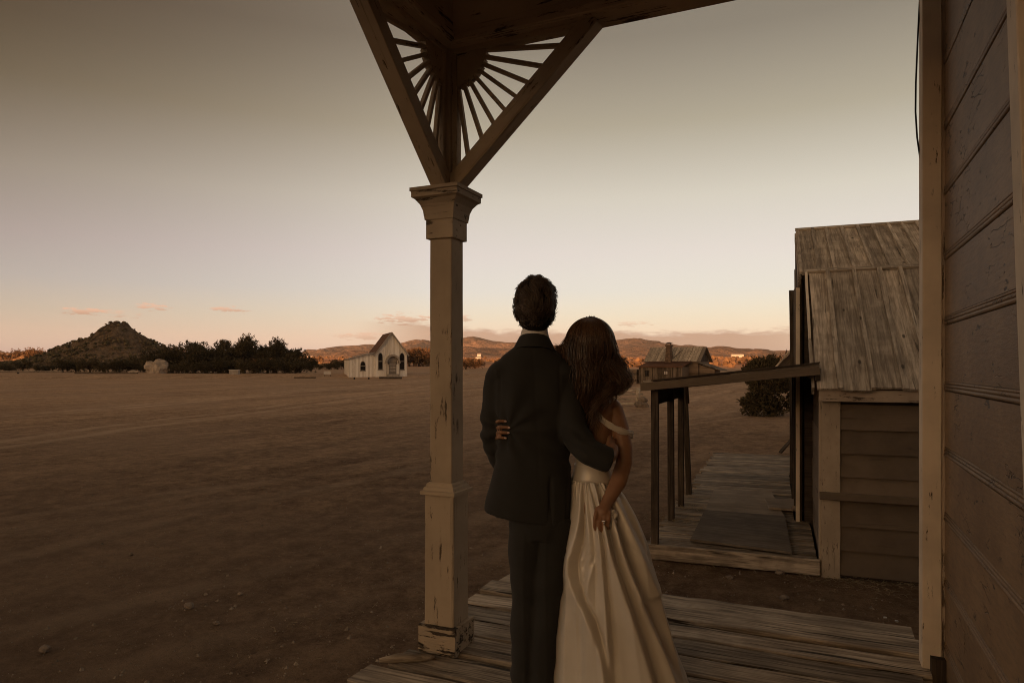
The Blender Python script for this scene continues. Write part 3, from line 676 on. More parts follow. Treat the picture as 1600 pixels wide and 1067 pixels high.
# front boarding strips, door frame and shutters along the boardwalk side
for (yy, x, z0, z1, w, t, mt) in ((2.06, -.20, .2, 3.6, .11, .05, M_trim), (2.75, -.21, .2, 2.3, .10, .06, M_dkwood), (3.9, -.22, .2, 2.35, .10, .06, M_dkwood), (4.6, -.21, .2, 2.3, .12, .05, M_shingle),
                             (5.6, -.23, .2, 2.5, .10, .05, M_dkwood), (6.55, -.20, .1, 3.5, .12, .07, M_dkwood)):
    plank('upright', mt, shed, (x, yy, z0), (x, yy, z1), w, t, (1,0,0), 4, .004, SR)
plank('lintel', M_dkwood, shed, (-.215, 2.7, 2.33), (-.215, 3.95, 2.33), .05, .11, (0,0,1), 2, .004, SR)
plank('false_front', M_dkwood, shed, (-.17, 6.72, 2.3), (-.20, 6.72, 4.05), .11, .035, (0,1,0), 4, .005, SR)
# ---- boardwalk
walk = thing('boardwalk', 'low plank boardwalk running along the old shed under the awning', 'boardwalk', BL, BROT)
WR = random.Random(4); y = -.02; WZ = .20
while y < 9.9:
    w = WR.uniform(.13, .19); x0 = -2.02 + WR.uniform(-.05, .05) + (WR.uniform(.0, .25) if 3.4 < y < 4.6 else 0)
    if y < .1: w = .15; x0 = -2.06
    x1 = -.045 if y < 2 else -.25 if y < 6.7 else -.10
    plank('walk_board', M_deck2, walk, (x0, y+w/2, WZ-.02+WR.uniform(-.008, .006)), (x1, y+w/2+WR.uniform(-.012, .012), WZ-.02+WR.uniform(-.008, .006)), w-WR.uniform(.014, .026), .04, (0,0,1), 4, .005, WR)
    y += w
m = MB(); m.box((-1.92, .03, .135), (-.06, 9.8, .150)); m.build('gap_shade_sheet', bpy.data.materials['gap_shade_black'], walk)  # same black sheet, standing in for shade between the walk boards
plank('edge_timber', M_deck2, walk, (-2.08, -.045, .11), (-.02, -.045, .11), .05, .185, (0,0,1), 6, .004, WR, .006)
for x in (-1.88, -1.0, -.3): plank('sleeper', M_dkwood, walk, (x, .02, .06), (x, 9.8, .06), .09, .14, (0,0,1), 1, 0, WR)
# ---- awning
awn = thing('awning', 'flat plank awning on four thin timber posts over the boardwalk', 'awning', BL, BROT)
AR = random.Random(14); A0, A1 = Vector((-.02, 0, 2.475)), Vector((-2.06, 0, 2.255))
an = Vector((-.107, 0, 1)).normalized()
y = -.10
while y < 3.75:
    w = AR.uniform(.22, .30)
    plank('roof_board', M_roofwood, awn, A0 + Vector((0, y+w/2, 0)), A1 + Vector((AR.uniform(-.05, .03), y+w/2, 0)), w-.008, .03, an, 4, .004, AR); y += w
plank('roof_felt', M_dkwood, awn, A0 + Vector((0, -.115, .022)), A1 + Vector((.10, -.115, .022)), .05, .016, an, 9, .006, AR)
plank('fascia', M_shingle, awn, A0 + Vector((0, -.125, -.068)), A1 + Vector((-.03, -.125, -.060)), .03, .10, (0,0,1), 6, .003, AR, .003)
plank('ledger', M_dkwood, awn, (-.04, -.08, 2.36), (-.04, 3.7, 2.36), .06, .14, (0,0,1), 1, 0, AR)
plank('eave_beam', M_dkwood, awn, (-1.93, -.10, 2.19), (-1.93, 3.72, 2.19), .07, .10, (0,0,1), 3, .002, AR)
for yy in (1.25, 2.5, 3.65): plank('rafter', M_dkwood, awn, A0 + Vector((-.04, yy, -.075)), A1 + Vector((.06, yy, -.075)), .05, .12, (0,0,1), 1, 0, AR)
for yy, lean in ((0.0, .0), (1.42, .01), (2.5, .0), (3.6, .08)):
    plank('post', M_dkwood, awn, (-1.93, yy, WZ-.01 if yy < 3 else WZ-.02), (-1.93-lean, yy, 2.16), .09, .09, (1,0,0), 6, .002, AR, .005)
plank('hanging_board', M_dkwood, awn, (-1.965, .02, 2.05), (-1.965, 2.52, 2.05), .025, .20, (0,0,1), 3, .003, AR)
plank('knee_brace', M_dkwood, awn, (-1.95, 3.55, 1.82), (-1.93, 3.18, 2.16), .05, .06, (1,0,0), 1, 0, AR)
# ---- sheets of plywood and a stone on the boardwalk
def wpt(px, py, z): w = FPX*(HC-z)/(py-HORIZON); return cam2w((px-CX)/FPX*w, w, z)
def sheet(label, quad, z, tilt=0, mat=M_ply):
    P = [wpt(x, y, z) for x, y in quad]; c = sum(P, Vector())/4; ang = math.atan2((P[1]-P[0]).y, (P[1]-P[0]).x)
    Q = [(p-c) for p in P]; rm = Matrix.Rotation(-ang, 3, 'Z'); Q = [rm @ q for q in Q]; m = MB(); N = 6; top = []
    for j in range(N+1):
        for i in range(N+1):
            a, b = i/N, j/N; p = Q[0]*(1-a)*(1-b) + Q[1]*a*(1-b) + Q[2]*a*b + Q[3]*(1-a)*b
            jx = noise.noise((p.x*6+c.x, p.y*6, 2))*.012 if i in (0, N) or j in (0, N) else 0
            top.append((p.x+jx, p.y+jx*.6, .012 + noise.noise((p.x*2+c.x*9, p.y*2, 5))*.010))
    n = len(top); bot = [(x, y, -.014 + (z_-.012)*.5) for x, y, z_ in top]; W = N+1; fs = []
    for j in range(N):
        for i in range(N): a = j*W+i; fs.append((a, a+1, a+1+W, a+W)); fs.append((a+n, a+W+n, a+1+W+n, a+1+n))
    edge = [i for i in range(W)] + [j*W+N for j in range(1, W)] + [N*W+i for i in range(N-1, -1, -1)] + [j*W for j in range(N-1, 0, -1)]
    for k in range(len(edge)): a, b = edge[k], edge[(k+1) % len(edge)]; fs.append((a, a+n, b+n, b))
    m.add(top + bot, fs); o = m.build('plywood_sheet', mat); o.location = c; o.rotation_euler = (0, 0, ang); return tag(o, label, 'plywood', 'plywood sheets on the boardwalk')
sheet('dark plywood sheet with a curled edge lying frontmost on the boardwalk', [(1079, 843), (1237, 864), (1227, 807), (1101, 797)], WZ+.034, 0, wood('grimy_plywood', (.13, .10, .075), (.20, .158, .118), crack=.3, bump=.5, vary=.1, fine=.15))
sheet('long pale plywood sheet lying behind the dark one on the boardwalk', [(1101, 800), (1226, 808), (1206, 769), (1116, 765)], WZ+.016)
sheet('small plywood offcut with a stone on it beside the shed wall', [(1201, 794), (1257, 798), (1250, 781), (1195, 778)], WZ+.046)
def rockm(seed, s, sub=2):
    bm = bmesh.new(); bmesh.ops.create_icosphere(bm, subdivisions=sub, radius=1)
    for v in bm.verts:
        d = v.co.normalized(); v.co *= 1 + .45*noise.noise(d*1.1 + Vector((seed*3.1, 0, 0))) + .2*noise.noise(d*2.7 + Vector((0, seed, 0)))
        v.co = Vector((v.co.x*s[0], v.co.y*s[1], v.co.z*s[2]))
    me = bpy.data.meshes.new('rock'); bm.to_mesh(me); bm.free(); return me
M_rock = plain('tan_rock', (.26, .20, .15), .9, .2, 5, .5, .7, 14)
o = link('stone', rockm(2, (.06, .045, .04)), M_rock); o.location = wpt(1243, 797, WZ+.062) + Vector((0, 0, .028)); tag(o, 'fist-sized stone lying on the small plywood offcut', 'stone')
# ---- farther shed whose eave shows past the big building
fs2 = thing('far_shed', 'weathered shed with a steep plank eave beyond the boardwalk building', 'building', cam2w(8.72, 22, 0), YAW - R_(21.5))
m = MB(); m.add([(.85,0,0),(3.2,0,0),(3.2,0,4.6),(1.7,0,4.6),(.85,0,3.55),(.85,4,0),(3.2,4,0),(3.2,4,4.6),(1.7,4,4.6),(.85,4,3.55)], [(0,1,2,3,4),(5,9,8,7,6),(0,4,9,5),(1,6,7,2),(2,7,8,3),(3,8,9,4),(0,5,6,1)]); m.build('wall', M_shingle, fs2)
for i in range(8): plank('roof_board', M_roofwood, fs2, (-.28, -.35+.6*i, 2.36), (1.7, -.35+.6*i, 4.74), .59, .05, (-.77,0,.64), 1, .004, SR)
for i, d in enumerate((0, .16)): plank('rafter', M_dkwood, fs2, (-.2+d, -.62, 2.28), (1.7+d, -.62, 4.56), .07, .12, (-.77,0,.64), 1, 0, SR)
# a leaning plank and a pale pole at the far corner of the shed
o = plank('leaning_plank', M_dkwood, None, pix(1219, 707, 17.2), pix(1238, 685, 17.3), .10, .04, (0,0,1), 3, .003, SR); tag(o, 'short dark plank tilted up against the far corner of the shed', 'plank')
o = plank('pale_pole', M_trim, None, pix(1240, 714, 18.2), pix(1239.5, 600, 18.2), .07, .07, (1,0,0), 4, .004, SR); tag(o, 'thin pale upright pole at the far corner of the shed', 'pole')
# ================================================================== FAR BUILDINGS
FR = random.Random(44)
def boards_mat(name, c0, c1, width, axis=0, dark=.35):
    n = NT(name, .85, .15); v = n.coords(rand=False); s = n.n('ShaderNodeSeparateXYZ'); n.put(s.inputs[0], v)
    t = n.math('DIVIDE', s.outputs[axis], width); fr = n.math('FRACT', t); fl = n.math('FLOOR', t)
    wn_ = n.n('ShaderNodeTexWhiteNoise', noise_dimensions='1D'); n.put(wn_.inputs['W'], fl)
    sc = (.8, .8, .25) if axis == 0 else (.25, .25, .8)
    a = n.noise(n.scale(v, sc), 3.5, 6, .7)
    c = n.mix(n.step(n.math('MULTIPLY_ADD', a, .7, n.math('MULTIPLY', wn_.outputs['Value'], .3)), .3, .62), c0, c1)
    g = n.step(n.math('ABSOLUTE', n.math('SUBTRACT', fr, .5)), .43, .48)
    n.bump(n.math('SUBTRACT', n.math('MULTIPLY', a, .2), g), .8, .04)
    return n.color(n.mix(n.math('MULTIPLY', g, dark), c, tuple(.2*x for x in c0)))
M_church = boards_mat('flaking_white_boards', (.60, .53, .45), (.80, .74, .66), .42, 0, .16)
M_rust = boards_mat('rusty_tin_roof', (.075, .036, .021), (.16, .080, .046), .5, 1)
M_cabin = boards_mat('cabin_boards', (.07, .050, .034), (.19, .145, .105), .34)
M_log = boards_mat('cabin_logs', (.10, .072, .050), (.24, .175, .125), .32, 2)
M_cabroof = boards_mat('cabin_plank_roof', (.085, .068, .052), (.22, .175, .135), .45)
M_glass = plain('dark_window_glass', (.012, .010, .009), .12, .6, 2, .3)
M_chtrim = plain('church_trim', (.36, .31, .26), .8, .2, 3, .3)
M_stonek = plain('chimney_stone', (.20, .13, .085), .9, .2, 3, .6, .8, 6)
M_lit = plain('white_plaster', (.50, .45, .40), .8, .2, 1, .1)
# ---- church, front 7 m wide; local x right, y away, z up; 1 photo px = q metres
cw = 150.0; q = cw/FPX
cp = gpix(611.5, cw); cp.z += .75; ch = thing('church', 'small white wooden church with a steep rust roof and arched windows', 'church', cp, YAW + R_(20))
X = lambda px: (px-611.5)*q/math.cos(R_(9)); Z = lambda py: (584.0-py)*q
xl, xr, ze, za, D = X(587), X(636), Z(553), Z(520), 11.0
m = MB(); m.add([(xl,0,-1),(xr,0,-1),(xr,0,ze),(0,0,za),(xl,0,ze),(xl,D,-1),(xr,D,-1),(xr,D,ze),(0,D,za),(xl,D,ze)], [(0,1,2,3,4),(5,9,8,7,6),(0,4,9,5),(1,6,7,2),(2,7,8,3),(3,8,9,4)]); m.build('wall', M_church, ch)
def slab(name, a, b, c, d, t, mat, par):
    a, b, c, d = map(Vector, (a, b, c, d)); n = (b-a).cross(d-a).normalized()*t; m = MB()
    m.add([a, b, c, d, a+n, b+n, c+n, d+n], [(0,3,2,1),(4,5,6,7),(0,1,5,4),(1,2,6,5),(2,3,7,6),(3,0,4,7)]); return m.build(name, mat, par)
ov = .45; sl = (za-ze)/(-xl)
slab('roof', (0, -ov, za+.06), (0, D+ov, za+.06), (xl-.42, D+ov, ze-.42*sl+.06), (xl-.42, -ov, ze-.42*sl+.06), -.16, M_rust, ch)
slab('roof', (0, -ov, za+.06), (xr+.3, -ov, ze-.3*sl+.06), (xr+.3, D+ov, ze-.3*sl+.06), (0, D+ov, za+.06), -.16, M_rust, ch)
for s_, e in ((-1, xl-.45), (1, xr+.33)):
    zz = za - abs(e)*sl
    m = MB(); m.bar((0, -ov-.04, za-.08), (e, -ov-.04, zz-.08), .08, .34, (0,1,0)) if False else m.bar((0.02*s_, -ov-.05, za-.06), (e, -ov-.05, zz-.06), .30, .09, (0,1,0)); m.build('barge_board', M_chtrim, ch)
# side aisle
xa, zl0, zl1 = X(547.5), Z(551.5), Z(561.5)
m = MB(); m.add([(xa,.35,-1),(xl,.35,-1),(xl,.35,zl0),(xa,.35,zl1),(xa,D-2,-1),(xl,D-2,-1),(xl,D-2,zl0),(xa,D-2,zl1)], [(0,1,2,3),(4,7,6,5),(0,3,7,4),(3,2,6,7)]); m.build('aisle_wall', M_church, ch)
slab('aisle_roof', (xl+.0, -.1, zl0+.1), (xl+.0, D-1.8, zl0+.1), (xa-.3, D-1.8, zl1-.02), (xa-.3, -.1, zl1-.02), -.16, M_chtrim, ch)
def arch(x0, x1, z0, z1, n=7):
    """pointed arch outline"""
    w = (x1-x0); zs = z1 - w*.95; pts = [(x0, z0), (x1, z0), (x1, zs)]
    for i in range(1, n): t = i/n; pts.append((x1 - w/2*(1-math.cos(t*math.pi/2))**1.0, zs + (z1-zs)*math.sin(t*math.pi/2)))
    pts.append(((x0+x1)/2, z1))
    for i in range(n-1, 0, -1): t = i/n; pts.append((x0 + w/2*(1-math.cos(t*math.pi/2)), zs + (z1-zs)*math.sin(t*math.pi/2)))
    pts.append((x0, zs)); return pts
def flatshape(name, pts, y0, y1, mat, par):
    n = len(pts); m = MB(); m.add([(x, y0, z) for x, z in pts] + [(x, y1, z) for x, z in pts], [tuple(range(n)), tuple(reversed(range(n, 2*n)))] + [(i, i+n, (i+1) % n+n, (i+1) % n) for i in range(n)]); return m.build(name, mat, par)
def archwin(px0, px1, py0, py1, yb):
    f = flatshape('window', arch(X(px0)-.10, X(px1)+.10, Z(py0)-.12, Z(py1)+.14), yb-.06, yb+.02, M_chtrim, ch)
    flatshape('pane', arch(X(px0)+.02, X(px1)-.02, Z(py0), Z(py1)), yb-.075, yb-.03, M_glass, f)
    m = MB(); zc = Z(py0)*.5 + Z(py1)*.5; m.box((X(px0), yb-.10, zc-.09), (X(px1), yb-.076, zc+.05)); m.build('glazing_bar', M_chtrim, f)
    m = MB(); m.box((X(px0)-.16, yb-.16, Z(py0)-.26), (X(px1)+.16, yb-.02, Z(py0)-.13)); m.build('sill', M_chtrim, f)
archwin(591.5, 597.8, 577.5, 552.5, 0); archwin(624.5, 631.2, 577.5, 552.5, 0); archwin(565, 572, 579, 565.5, .35)
dr = flatshape('door', [(X(607.5), -.4), (X(619), -.4), (X(619), Z(566)), (X(607.5), Z(566))], -.12, .02, plain('grey_door', (.20, .165, .13), .7), ch)
for i in range(3): m = MB(); m.box((X(608.5), -.135, Z(582-5*i)+.1), (X(618), -.121, Z(578-5*i)+.05)); m.build('panel', M_chtrim, dr)
flatshape('tympanum', [(p[0], p[1]) for p in arch(X(606), X(620.5), Z(566), Z(556))], -.10, .02, M_chtrim, ch)
def hood(r0, r1, y0, y1):
    cx_, zz = X(613), Z(568); m = MB(); rings = []
    for i in range(13):
        a = math.pi*(i/12); rings.append([(cx_ + math.cos(a)*r*1.0, y, zz + math.sin(a)*r*1.18) for r, y in ((r0, y0), (r1, y0), (r1, y1), (r0, y1))])
    m.loft(rings); return m.build('door_hood', M_chtrim, ch)
hood(1.28, 1.62, -1.1, .05)
for s_ in (-1, 1): m = MB(); m.box((X(613)+s_*1.36-.09, -1.0, -.5), (X(613)+s_*1.36+.09, -.8, Z(568)+.1)); m.build('porch_pillar', M_chtrim, ch)
m = MB(); m.box((X(604), -1.6, -.9), (X(622), -.1, -.12)); m.build('step', M_chtrim, ch)
# ---- small things in front of the church and along the far edge of the lot
def boxy(name, label, cat, px, w, wd, h, d, mat, rz=0.0, z=0.0, parts=None):
    p = gpix(px, w); p.z += z; o = thing(name, label, cat, p, YAW+rz); m = MB(); m.box((-wd/2, 0, 0), (wd/2, d, h)); m.build('body', mat, o)
    for n_, lo, hi, mt in (parts or []): m = MB(); m.box(lo, hi); m.build(n_, mt, o)
    return o
boxy('notice_sign', 'small white notice board on short legs left of the church', 'sign', 511.5, 148, 1.6, .7, .06, M_lit, 0, .45, [('leg', (-.65, .07, -.5), (-.55, .15, .6), M_dkwood), ('leg', (.55, .07, -.5), (.65, .15, .6), M_dkwood)])
boxy('crate', 'pale wooden crate with raised rim standing before the tallest juniper', 'crate', 365, 146, 1.9, .95, 1.0, M_chtrim, 0, 0, [('rim', (-1.05, -.06, .93), (1.05, 1.06, 1.06), M_lit)])
boxy('timber_curb', 'long dark timber curb laid on the dirt before the church door', 'curb', 610, 138, 4.6, .42, .4, M_dkwood, R_(-4), 0, [('cap', (-2.35, -.05, .42), (2.35, .45, .50), M_chtrim)])
boxy('timber_curb', 'low weathered timber curb lying on the dirt below the juniper row end', 'curb', 476, 142, 4.4, .30, .4, M_dkwood, R_(3), 0, [('cap', (-2.25, -.05, .30), (2.25, .45, .36), M_cabin)])
boxy('timber_curb', 'low pale curb edging the lot below the butte', 'curb', 35, 176, 20, .42, .5, M_rock, R_(2), 0, [('cap', (-10, -.05, .42), (10, .55, .5), M_chtrim)])
boxy('timber_curb', 'long dark low curb on the dirt beneath the pale boulder', 'curb', 165, 150, 14, .22, .5, M_dkwood, R_(-2), 0, [('cap', (-7, -.05, .22), (7, .55, .27), M_cabin)])
for px in (553.5, 576): boxy('stub_post', 'short black stub post on the dirt in front of the church aisle', 'post', px, 134, .28, .35, .28, M_black, 0, -.02, [('cap', (-.16, -.02, .35), (.16, .30, .40), M_black)])['group'] = 'stub posts before the church'
boxy('stub_post', 'lone black stub post on the dirt below the butte', 'post', 27.5, 150, .34, .32, .3, M_black, 0, -.02, [('cap', (-.19, -.02, .32), (.19, .32, .37), M_black)])
o = link('boulder', rockm(7, (3.1, 2.0, 2.3), 3), plain('pale_boulder', (.42, .33, .25), .9, .2, 1.2, .45, .8, 3)); o.location = gpix(245, 158) + Vector((0, 0, 1.1)); tag(o, 'large pale boulder between the butte and the juniper row', 'boulder')
o = link('boulder', rockm(9, (1.3, .8, .7), 2), bpy.data.materials['pale_boulder']); o.location = gpix(209, 152) + Vector((0, 0, .2)); tag(o, 'small low pale rock left of the large boulder', 'boulder')
# ---- log cabin
kw = 97.0; kq = kw/FPX; kp = gpix(1052, kw); kb = thing('log_cabin', 'rustic cabin with a plank roof, stone chimney and rusty porch roof', 'cabin', kp, YAW + R_(-33))
X = lambda px: (px-1052)*kq/math.cos(R_(20)); Z = lambda py: (HORIZON-py)*kq + HC
def prism(name, pts, y0, y1, mat): return flatshape(name, pts, y0, y1, mat, kb)
# main block: ridge along x
m = MB(); x0, x1, zE, zR, dp = X(1012), X(1089), Z(563), Z(543), 5.0
m.add([(x0,0,-.3),(x1,0,-.3),(x1,0,zE),(x0,0,zE),(x0,dp,-.3),(x1,dp,-.3),(x1,dp,zE),(x0,dp,zE),(x0,dp/2,zR),(x1,dp/2,zR)], [(0,1,2,3),(4,7,6,5),(1,5,6,9,2),(0,3,8,7,4)]); m.build('wall', M_log, kb)
rs = (zR-zE)/(dp/2)
slab('roof', (x0-.45, -.4, zE-.4*rs+.05), (x1+.45, -.4, zE-.4*rs+.05), (x1+.45, dp/2, zR+.05), (x0-.45, dp/2, zR+.05), .10, M_cabroof, kb)
slab('roof', (x0-.45, dp/2, zR+.05), (x1+.45, dp/2, zR+.05), (x1+.45, dp+.4, zE-.4*rs+.05), (x0-.45, dp+.4, zE-.4*rs+.05), .10, M_cabroof, kb)
for k in range(17): plank('roof_plank', M_roofwood, kb, (x0-.2+.46*k, -.45, zE-.45*rs+.17), (x0-.2+.46*k, dp/2, zR+.17), .40, .04, (0,-rs,1), 1, .02, FR)
for k in range(6): yy = 1.0 + .6*k; hh = zE + min(yy, dp-yy)*rs; plank('gable_board', M_dkwood, kb, (x1+.03, yy, zE-.1), (x1+.03, yy, hh-.15), .5, .05, (1,0,0), 1, .01, FR)
# front wing with rusty roof
m = MB(); m.box((X(1010), -2.8, -.3), (X(1075), -.02, Z(573))); m.build('front_wing', M_cabin, kb)
slab('porch_roof', (X(1008), -3.15, Z(573.5)), (X(1077), -3.15, Z(573.5)), (X(1082), .0, Z(564)), (X(1017), .0, Z(564)), .10, M_rust, kb)
def cwin(a, b, c, d, mat):
    f = MB(); f.box((X(a+9)-.08, -2.86, Z(d)-.08), (X(b+9)+.08, -2.79, Z(c)+.08)); f = f.build('window', M_dkwood, kb); g = MB(); g.box((X(a+9), -2.89, Z(d)), (X(b+9), -2.861, Z(c))); g.build('pane', mat, f)
    g = MB(); g.box(((X(a+9)+X(b+9))/2-.03, -2.91, Z(d)), ((X(a+9)+X(b+9))/2+.03, -2.891, Z(c))); g.build('glazing_bar', M_dkwood, f)
cwin(1011.5, 1016.5, 578.5, 587, M_glass); cwin(1040, 1045, 579.5, 584, M_lit)
for px in (1022, 1031, 1052, 1060): plank('wall_batten', M_dkwood, kb, (X(px+9), -2.83, -.2), (X(px+9), -2.83, Z(574)), .12, .05, (0,1,0), 1, 0, FR)
# chimney with cap
m = MB(); m.loft([[(X(1043)-t, -.9-t, z), (X(1051)+t, -.9-t, z), (X(1051)+t, .2+t, z), (X(1043)-t, .2+t, z)] for z, t in ((Z(573), .05), (Z(563), .04), (Z(552), -.05), (Z(541), -.10), (Z(540.5), .04), (Z(538.5), .04))]); cm_ = m.build('chimney', M_stonek, kb)
for s_ in (0, 1): m = MB(); m.box((X(1043.5)+s_*.55, -.5, Z(538.6)), (X(1043.5)+s_*.55+.07, -.4, Z(536.3))); m.build('cap_leg', M_dkwood, cm_)
m = MB(); m.loft([[(X(1042), -1., Z(536.5)), (X(1052), -1., Z(536.5)), (X(1052), .3, Z(536.5)), (X(1042), .3, Z(536.5))], [(X(1046), -.5, Z(534.6)), (X(1048), -.5, Z(534.6)), (X(1048), -.2, Z(534.6)), (X(1046), -.2, Z(534.6))]]); m.build('chimney_cap', M_dkwood, cm_)
# right lean-to
m = MB(); m.add([(X(1089)+.06,.3,-.3),(X(1112),.3,-.3),(X(1112),.3,Z(577)),(X(1089)+.06,.3,Z(569)),(X(1089)+.06,3,-.3),(X(1112),3,-.3),(X(1112),3,Z(577)),(X(1089)+.06,3,Z(569))], [(0,1,2,3),(4,7,6,5),(1,5,6,2)]); m.build('side_wing', M_log, kb)
slab('side_roof', (X(1088), -.1, Z(566.5)), (X(1121), -.1, Z(578.5)), (X(1121), 3.3, Z(578.5)), (X(1088), 3.3, Z(566.5)), .1, M_cabroof, kb)
plank('leaning_board', M_cabroof, kb, (X(1058), -2.6, Z(566)+.25), (X(1066), -.2, Z(549)+.2), .18, .06, (0,-1,1), 1, 0, FR)
m = MB(); m.box((X(984), -1.2, -.3), (X(1000), .5, Z(577))); o = m.build('yard_wall', M_log, kb)
# ---- rail fence and log pile in front of the cabin
fw = 42.0; fp = gpix(985, fw); fe = thing('rail_fence', 'old four-rail wooden fence with a thick log post', 'fence', fp, YAW + R_(4))
fq = fw/FPX; hz_ = [(HORIZON-y)*fq + HC for y in (609, 615.5, 623, 630)]
for h in hz_: plank('rail', M_roofwood, fe, (-3.0, 0, h), (.78, 0, h + FR.uniform(-.03, .03)), .06, .13, (0,0,1), 4, .012, FR)
for x, r_ in ((-3.0, .09), (-1.3, .09), (.46, .15)):
    m = MB(); m.tube([(x, -.05, -.1), (x+.01, -.05, .6), (x, -.05, 1.18)], [r_, r_*.95, r_*.85], 9); m.build('post', M_dkwood if r_ < .1 else M_roofwood, fe, True)
for i, (x, h, s) in enumerate(((1000.5, .25, .34), (1006, .2, .3), (1003, .62, .27), (1006.5, .55, .22))):
    o = link('fieldstone', rockm(20+i, (s, s*.8, s*.75), 2), M_rock); p = gpix(x, 41.2); o.location = p + Vector((0, 0, h*.8)); tag(o, 'rough fieldstone piled beside the thick log post of the rail fence', 'stone', 'stones piled at the fence end')
# ---- far houses on the plain
for px, w, wd, h, lab in ((1153, 1500, 26, 6.5, 'long white building far out on the plain beside the cabin'), (747, 1250, 9, 6, 'tiny white house on the plain between post and suit'), (748.5, 2250, 12, 9, 'single white speck of a house on the foothill slope above the plain'), (484, 1500, 12, 6, 'far pale house on the plain left of the church')):
    p = gpix(px, w); o = thing('far_house', lab, 'house', p, YAW); m = MB(); m.box((-wd/2, 0, -2), (wd/2, 8, h)); m.build('wall', M_lit, o)
    m = MB(); m.add([(-wd/2-.5,-.5,h),(wd/2+.5,-.5,h),(wd/2+.5,8.5,h),(-wd/2-.5,8.5,h),(-wd/2,4,h+2),(wd/2,4,h+2)], [(0,1,5,4),(2,3,4,5),(1,2,5),(3,0,4),(0,3,2,1)]); m.build('roof', M_chtrim, o)
# ---- loose gravel and straw on the near ground
GR = random.Random(17); m = MB()
for _ in range(9000):
    w = 4.2*(30/4.2)**GR.random(); u = GR.uniform(-.85, .62)*w; p = cam2w(u, w, 0)
    if -2.1 < p.x < 1 and p.y < 4.5 or (p.x > -2.3 and 8.5 < p.y < 19): continue
    z = ground_h(p.x, p.y); s = GR.uniform(.005, .013)*(1.0 if GR.random() < .93 else 2.4); a = GR.uniform(0, 6.28)
    vs = [(p.x + math.cos(a+t)*s*GR.uniform(.7, 1.2), p.y + math.sin(a+t)*s*GR.uniform(.7, 1.2), z-.002) for t in (0, 1.57, 3.14, 4.71)]
    k = s*GR.uniform(.6, 1.1); m.add(vs + [(p.x+GR.uniform(-.3,.3)*s, p.y, z+k), (p.x+GR.uniform(-.5,.5)*s, p.y+.4*s, z+k*.8)], [(0,1,4),(1,5,4),(1,2,5),(2,3,5),(3,4,5),(3,0,4)])
tag(m.build('gravel', plain('gravel_stone', (.33, .26, .19), .9, .2, 3, .6)), 'loose gravel scattered over the near dirt', None, None, 'stuff')
m = MB()
def straw(c, n, s, zf=0):
    for _ in range(n):
        x, y = c.x + GR.gauss(0, s), c.y + GR.gauss(0, s*.8); z = (ground_h(x, y) if not zf else zf) + .012; a = GR.uniform(0, 6.28); L = GR.uniform(.03, .10); t = GR.uniform(-.1, .5)
        m.tube([(x, y, z), (x+math.cos(a)*L*.5, y+math.sin(a)*L*.5, z+L*t*.5+.004), (x+math.cos(a+.3)*L, y+math.sin(a+.3)*L, z+L*t*.6)], [.0022, .002, .001], 3)
straw(wpt(1385, 905, 0), 420, .40); straw(wpt(1300, 905, 0), 120, .3); straw(wpt(1050, 812, WZ), 160, .22, WZ+.002); straw(wpt(1075, 795, WZ), 80, .2, WZ+.002)
for px, py in ((900, 850), (620, 900), (350, 905), (1140, 880), (520, 960), (250, 880), (740, 820), (480, 860), (420, 1000), (1090, 890)): straw(wpt(px, py, 0), 14, .35)
tag(m.build('dry_straw', plain('straw', (.36, .28, .17), .9, .2, 3, .4)), 'dry straw litter lying at the wall foot and on the dirt', None, None, 'stuff')
for i, (px, py, s) in enumerate(((1218, 897, .05), (1226, 937, .05), (295, 950, .055), (375, 930, .03), (70, 1018, .05), (1140, 905, .04), (338, 976, .03), (205, 868, .035))):
    o = link('stone', rockm(40+i, (s, s*.8, s*.6), 2), M_rock); o.location = wpt(px, py, 0) + Vector((0, 0, s*.3 + .01)); tag(o, 'small rounded stone lying loose on the bare dirt', 'stone', 'loose stones on the dirt')
# ================================================================== THE COUPLE
def voxel(mb, size, smooth=3, fac=.6):
    """fuse overlapping closed shells into one continuous surface"""
    me = mb.mesh('tmp'); o = bpy.data.objects.new('tmp', me); col.objects.link(o)
    md = o.modifiers.new('r', 'REMESH'); md.mode = 'VOXEL'; md.voxel_size = size
    if smooth: s = o.modifiers.new('s', 'SMOOTH'); s.iterations = smooth; s.factor = fac
    dg = bpy.context.evaluated_depsgraph_get(); dg.update()
    ev = o.evaluated_get(dg); out = bpy.data.meshes.new_from_object(ev)
    bpy.data.objects.remove(o); bpy.data.meshes.remove(me)
    out.polygons.foreach_set('use_smooth', [True]*len(out.polygons)); return out
def displace(me, fn):
    me.update(); ns = [v.normal.copy() for v in me.vertices]
    for v, n in zip(me.vertices, ns): v.co += n*fn(v.co, n)
    me.update()
def cloth(name, c, rough=.75, spec=.2, sheen=.0, weave=600, bump=.15, vary=.15):
    n = NT(name, rough, spec); v = n.coords(rand=False)
    a = n.noise(v, weave, 2, .5); b = n.noise(v, 9, 4, .6)
    n.b.inputs['Sheen Weight'].default_value = sheen
    n.bump(a, bump, .002)
    return n.color(n.mix(n.step(b, .3, .7), tuple((1-vary)*x for x in c), c))
M_suit = cloth('charcoal_wool', (.036, .035, .033), .88, .18, .06)
M_shirt = cloth('white_shirt_cotton', (.72, .68, .64), .8, .2, .0)
M_satin = cloth('ivory_satin', (.66, .60, .52), .31, .5, .12, 300, .03, .06)
M_satin.node_tree.nodes['Principled BSDF'].inputs['Metallic'].default_value = .06
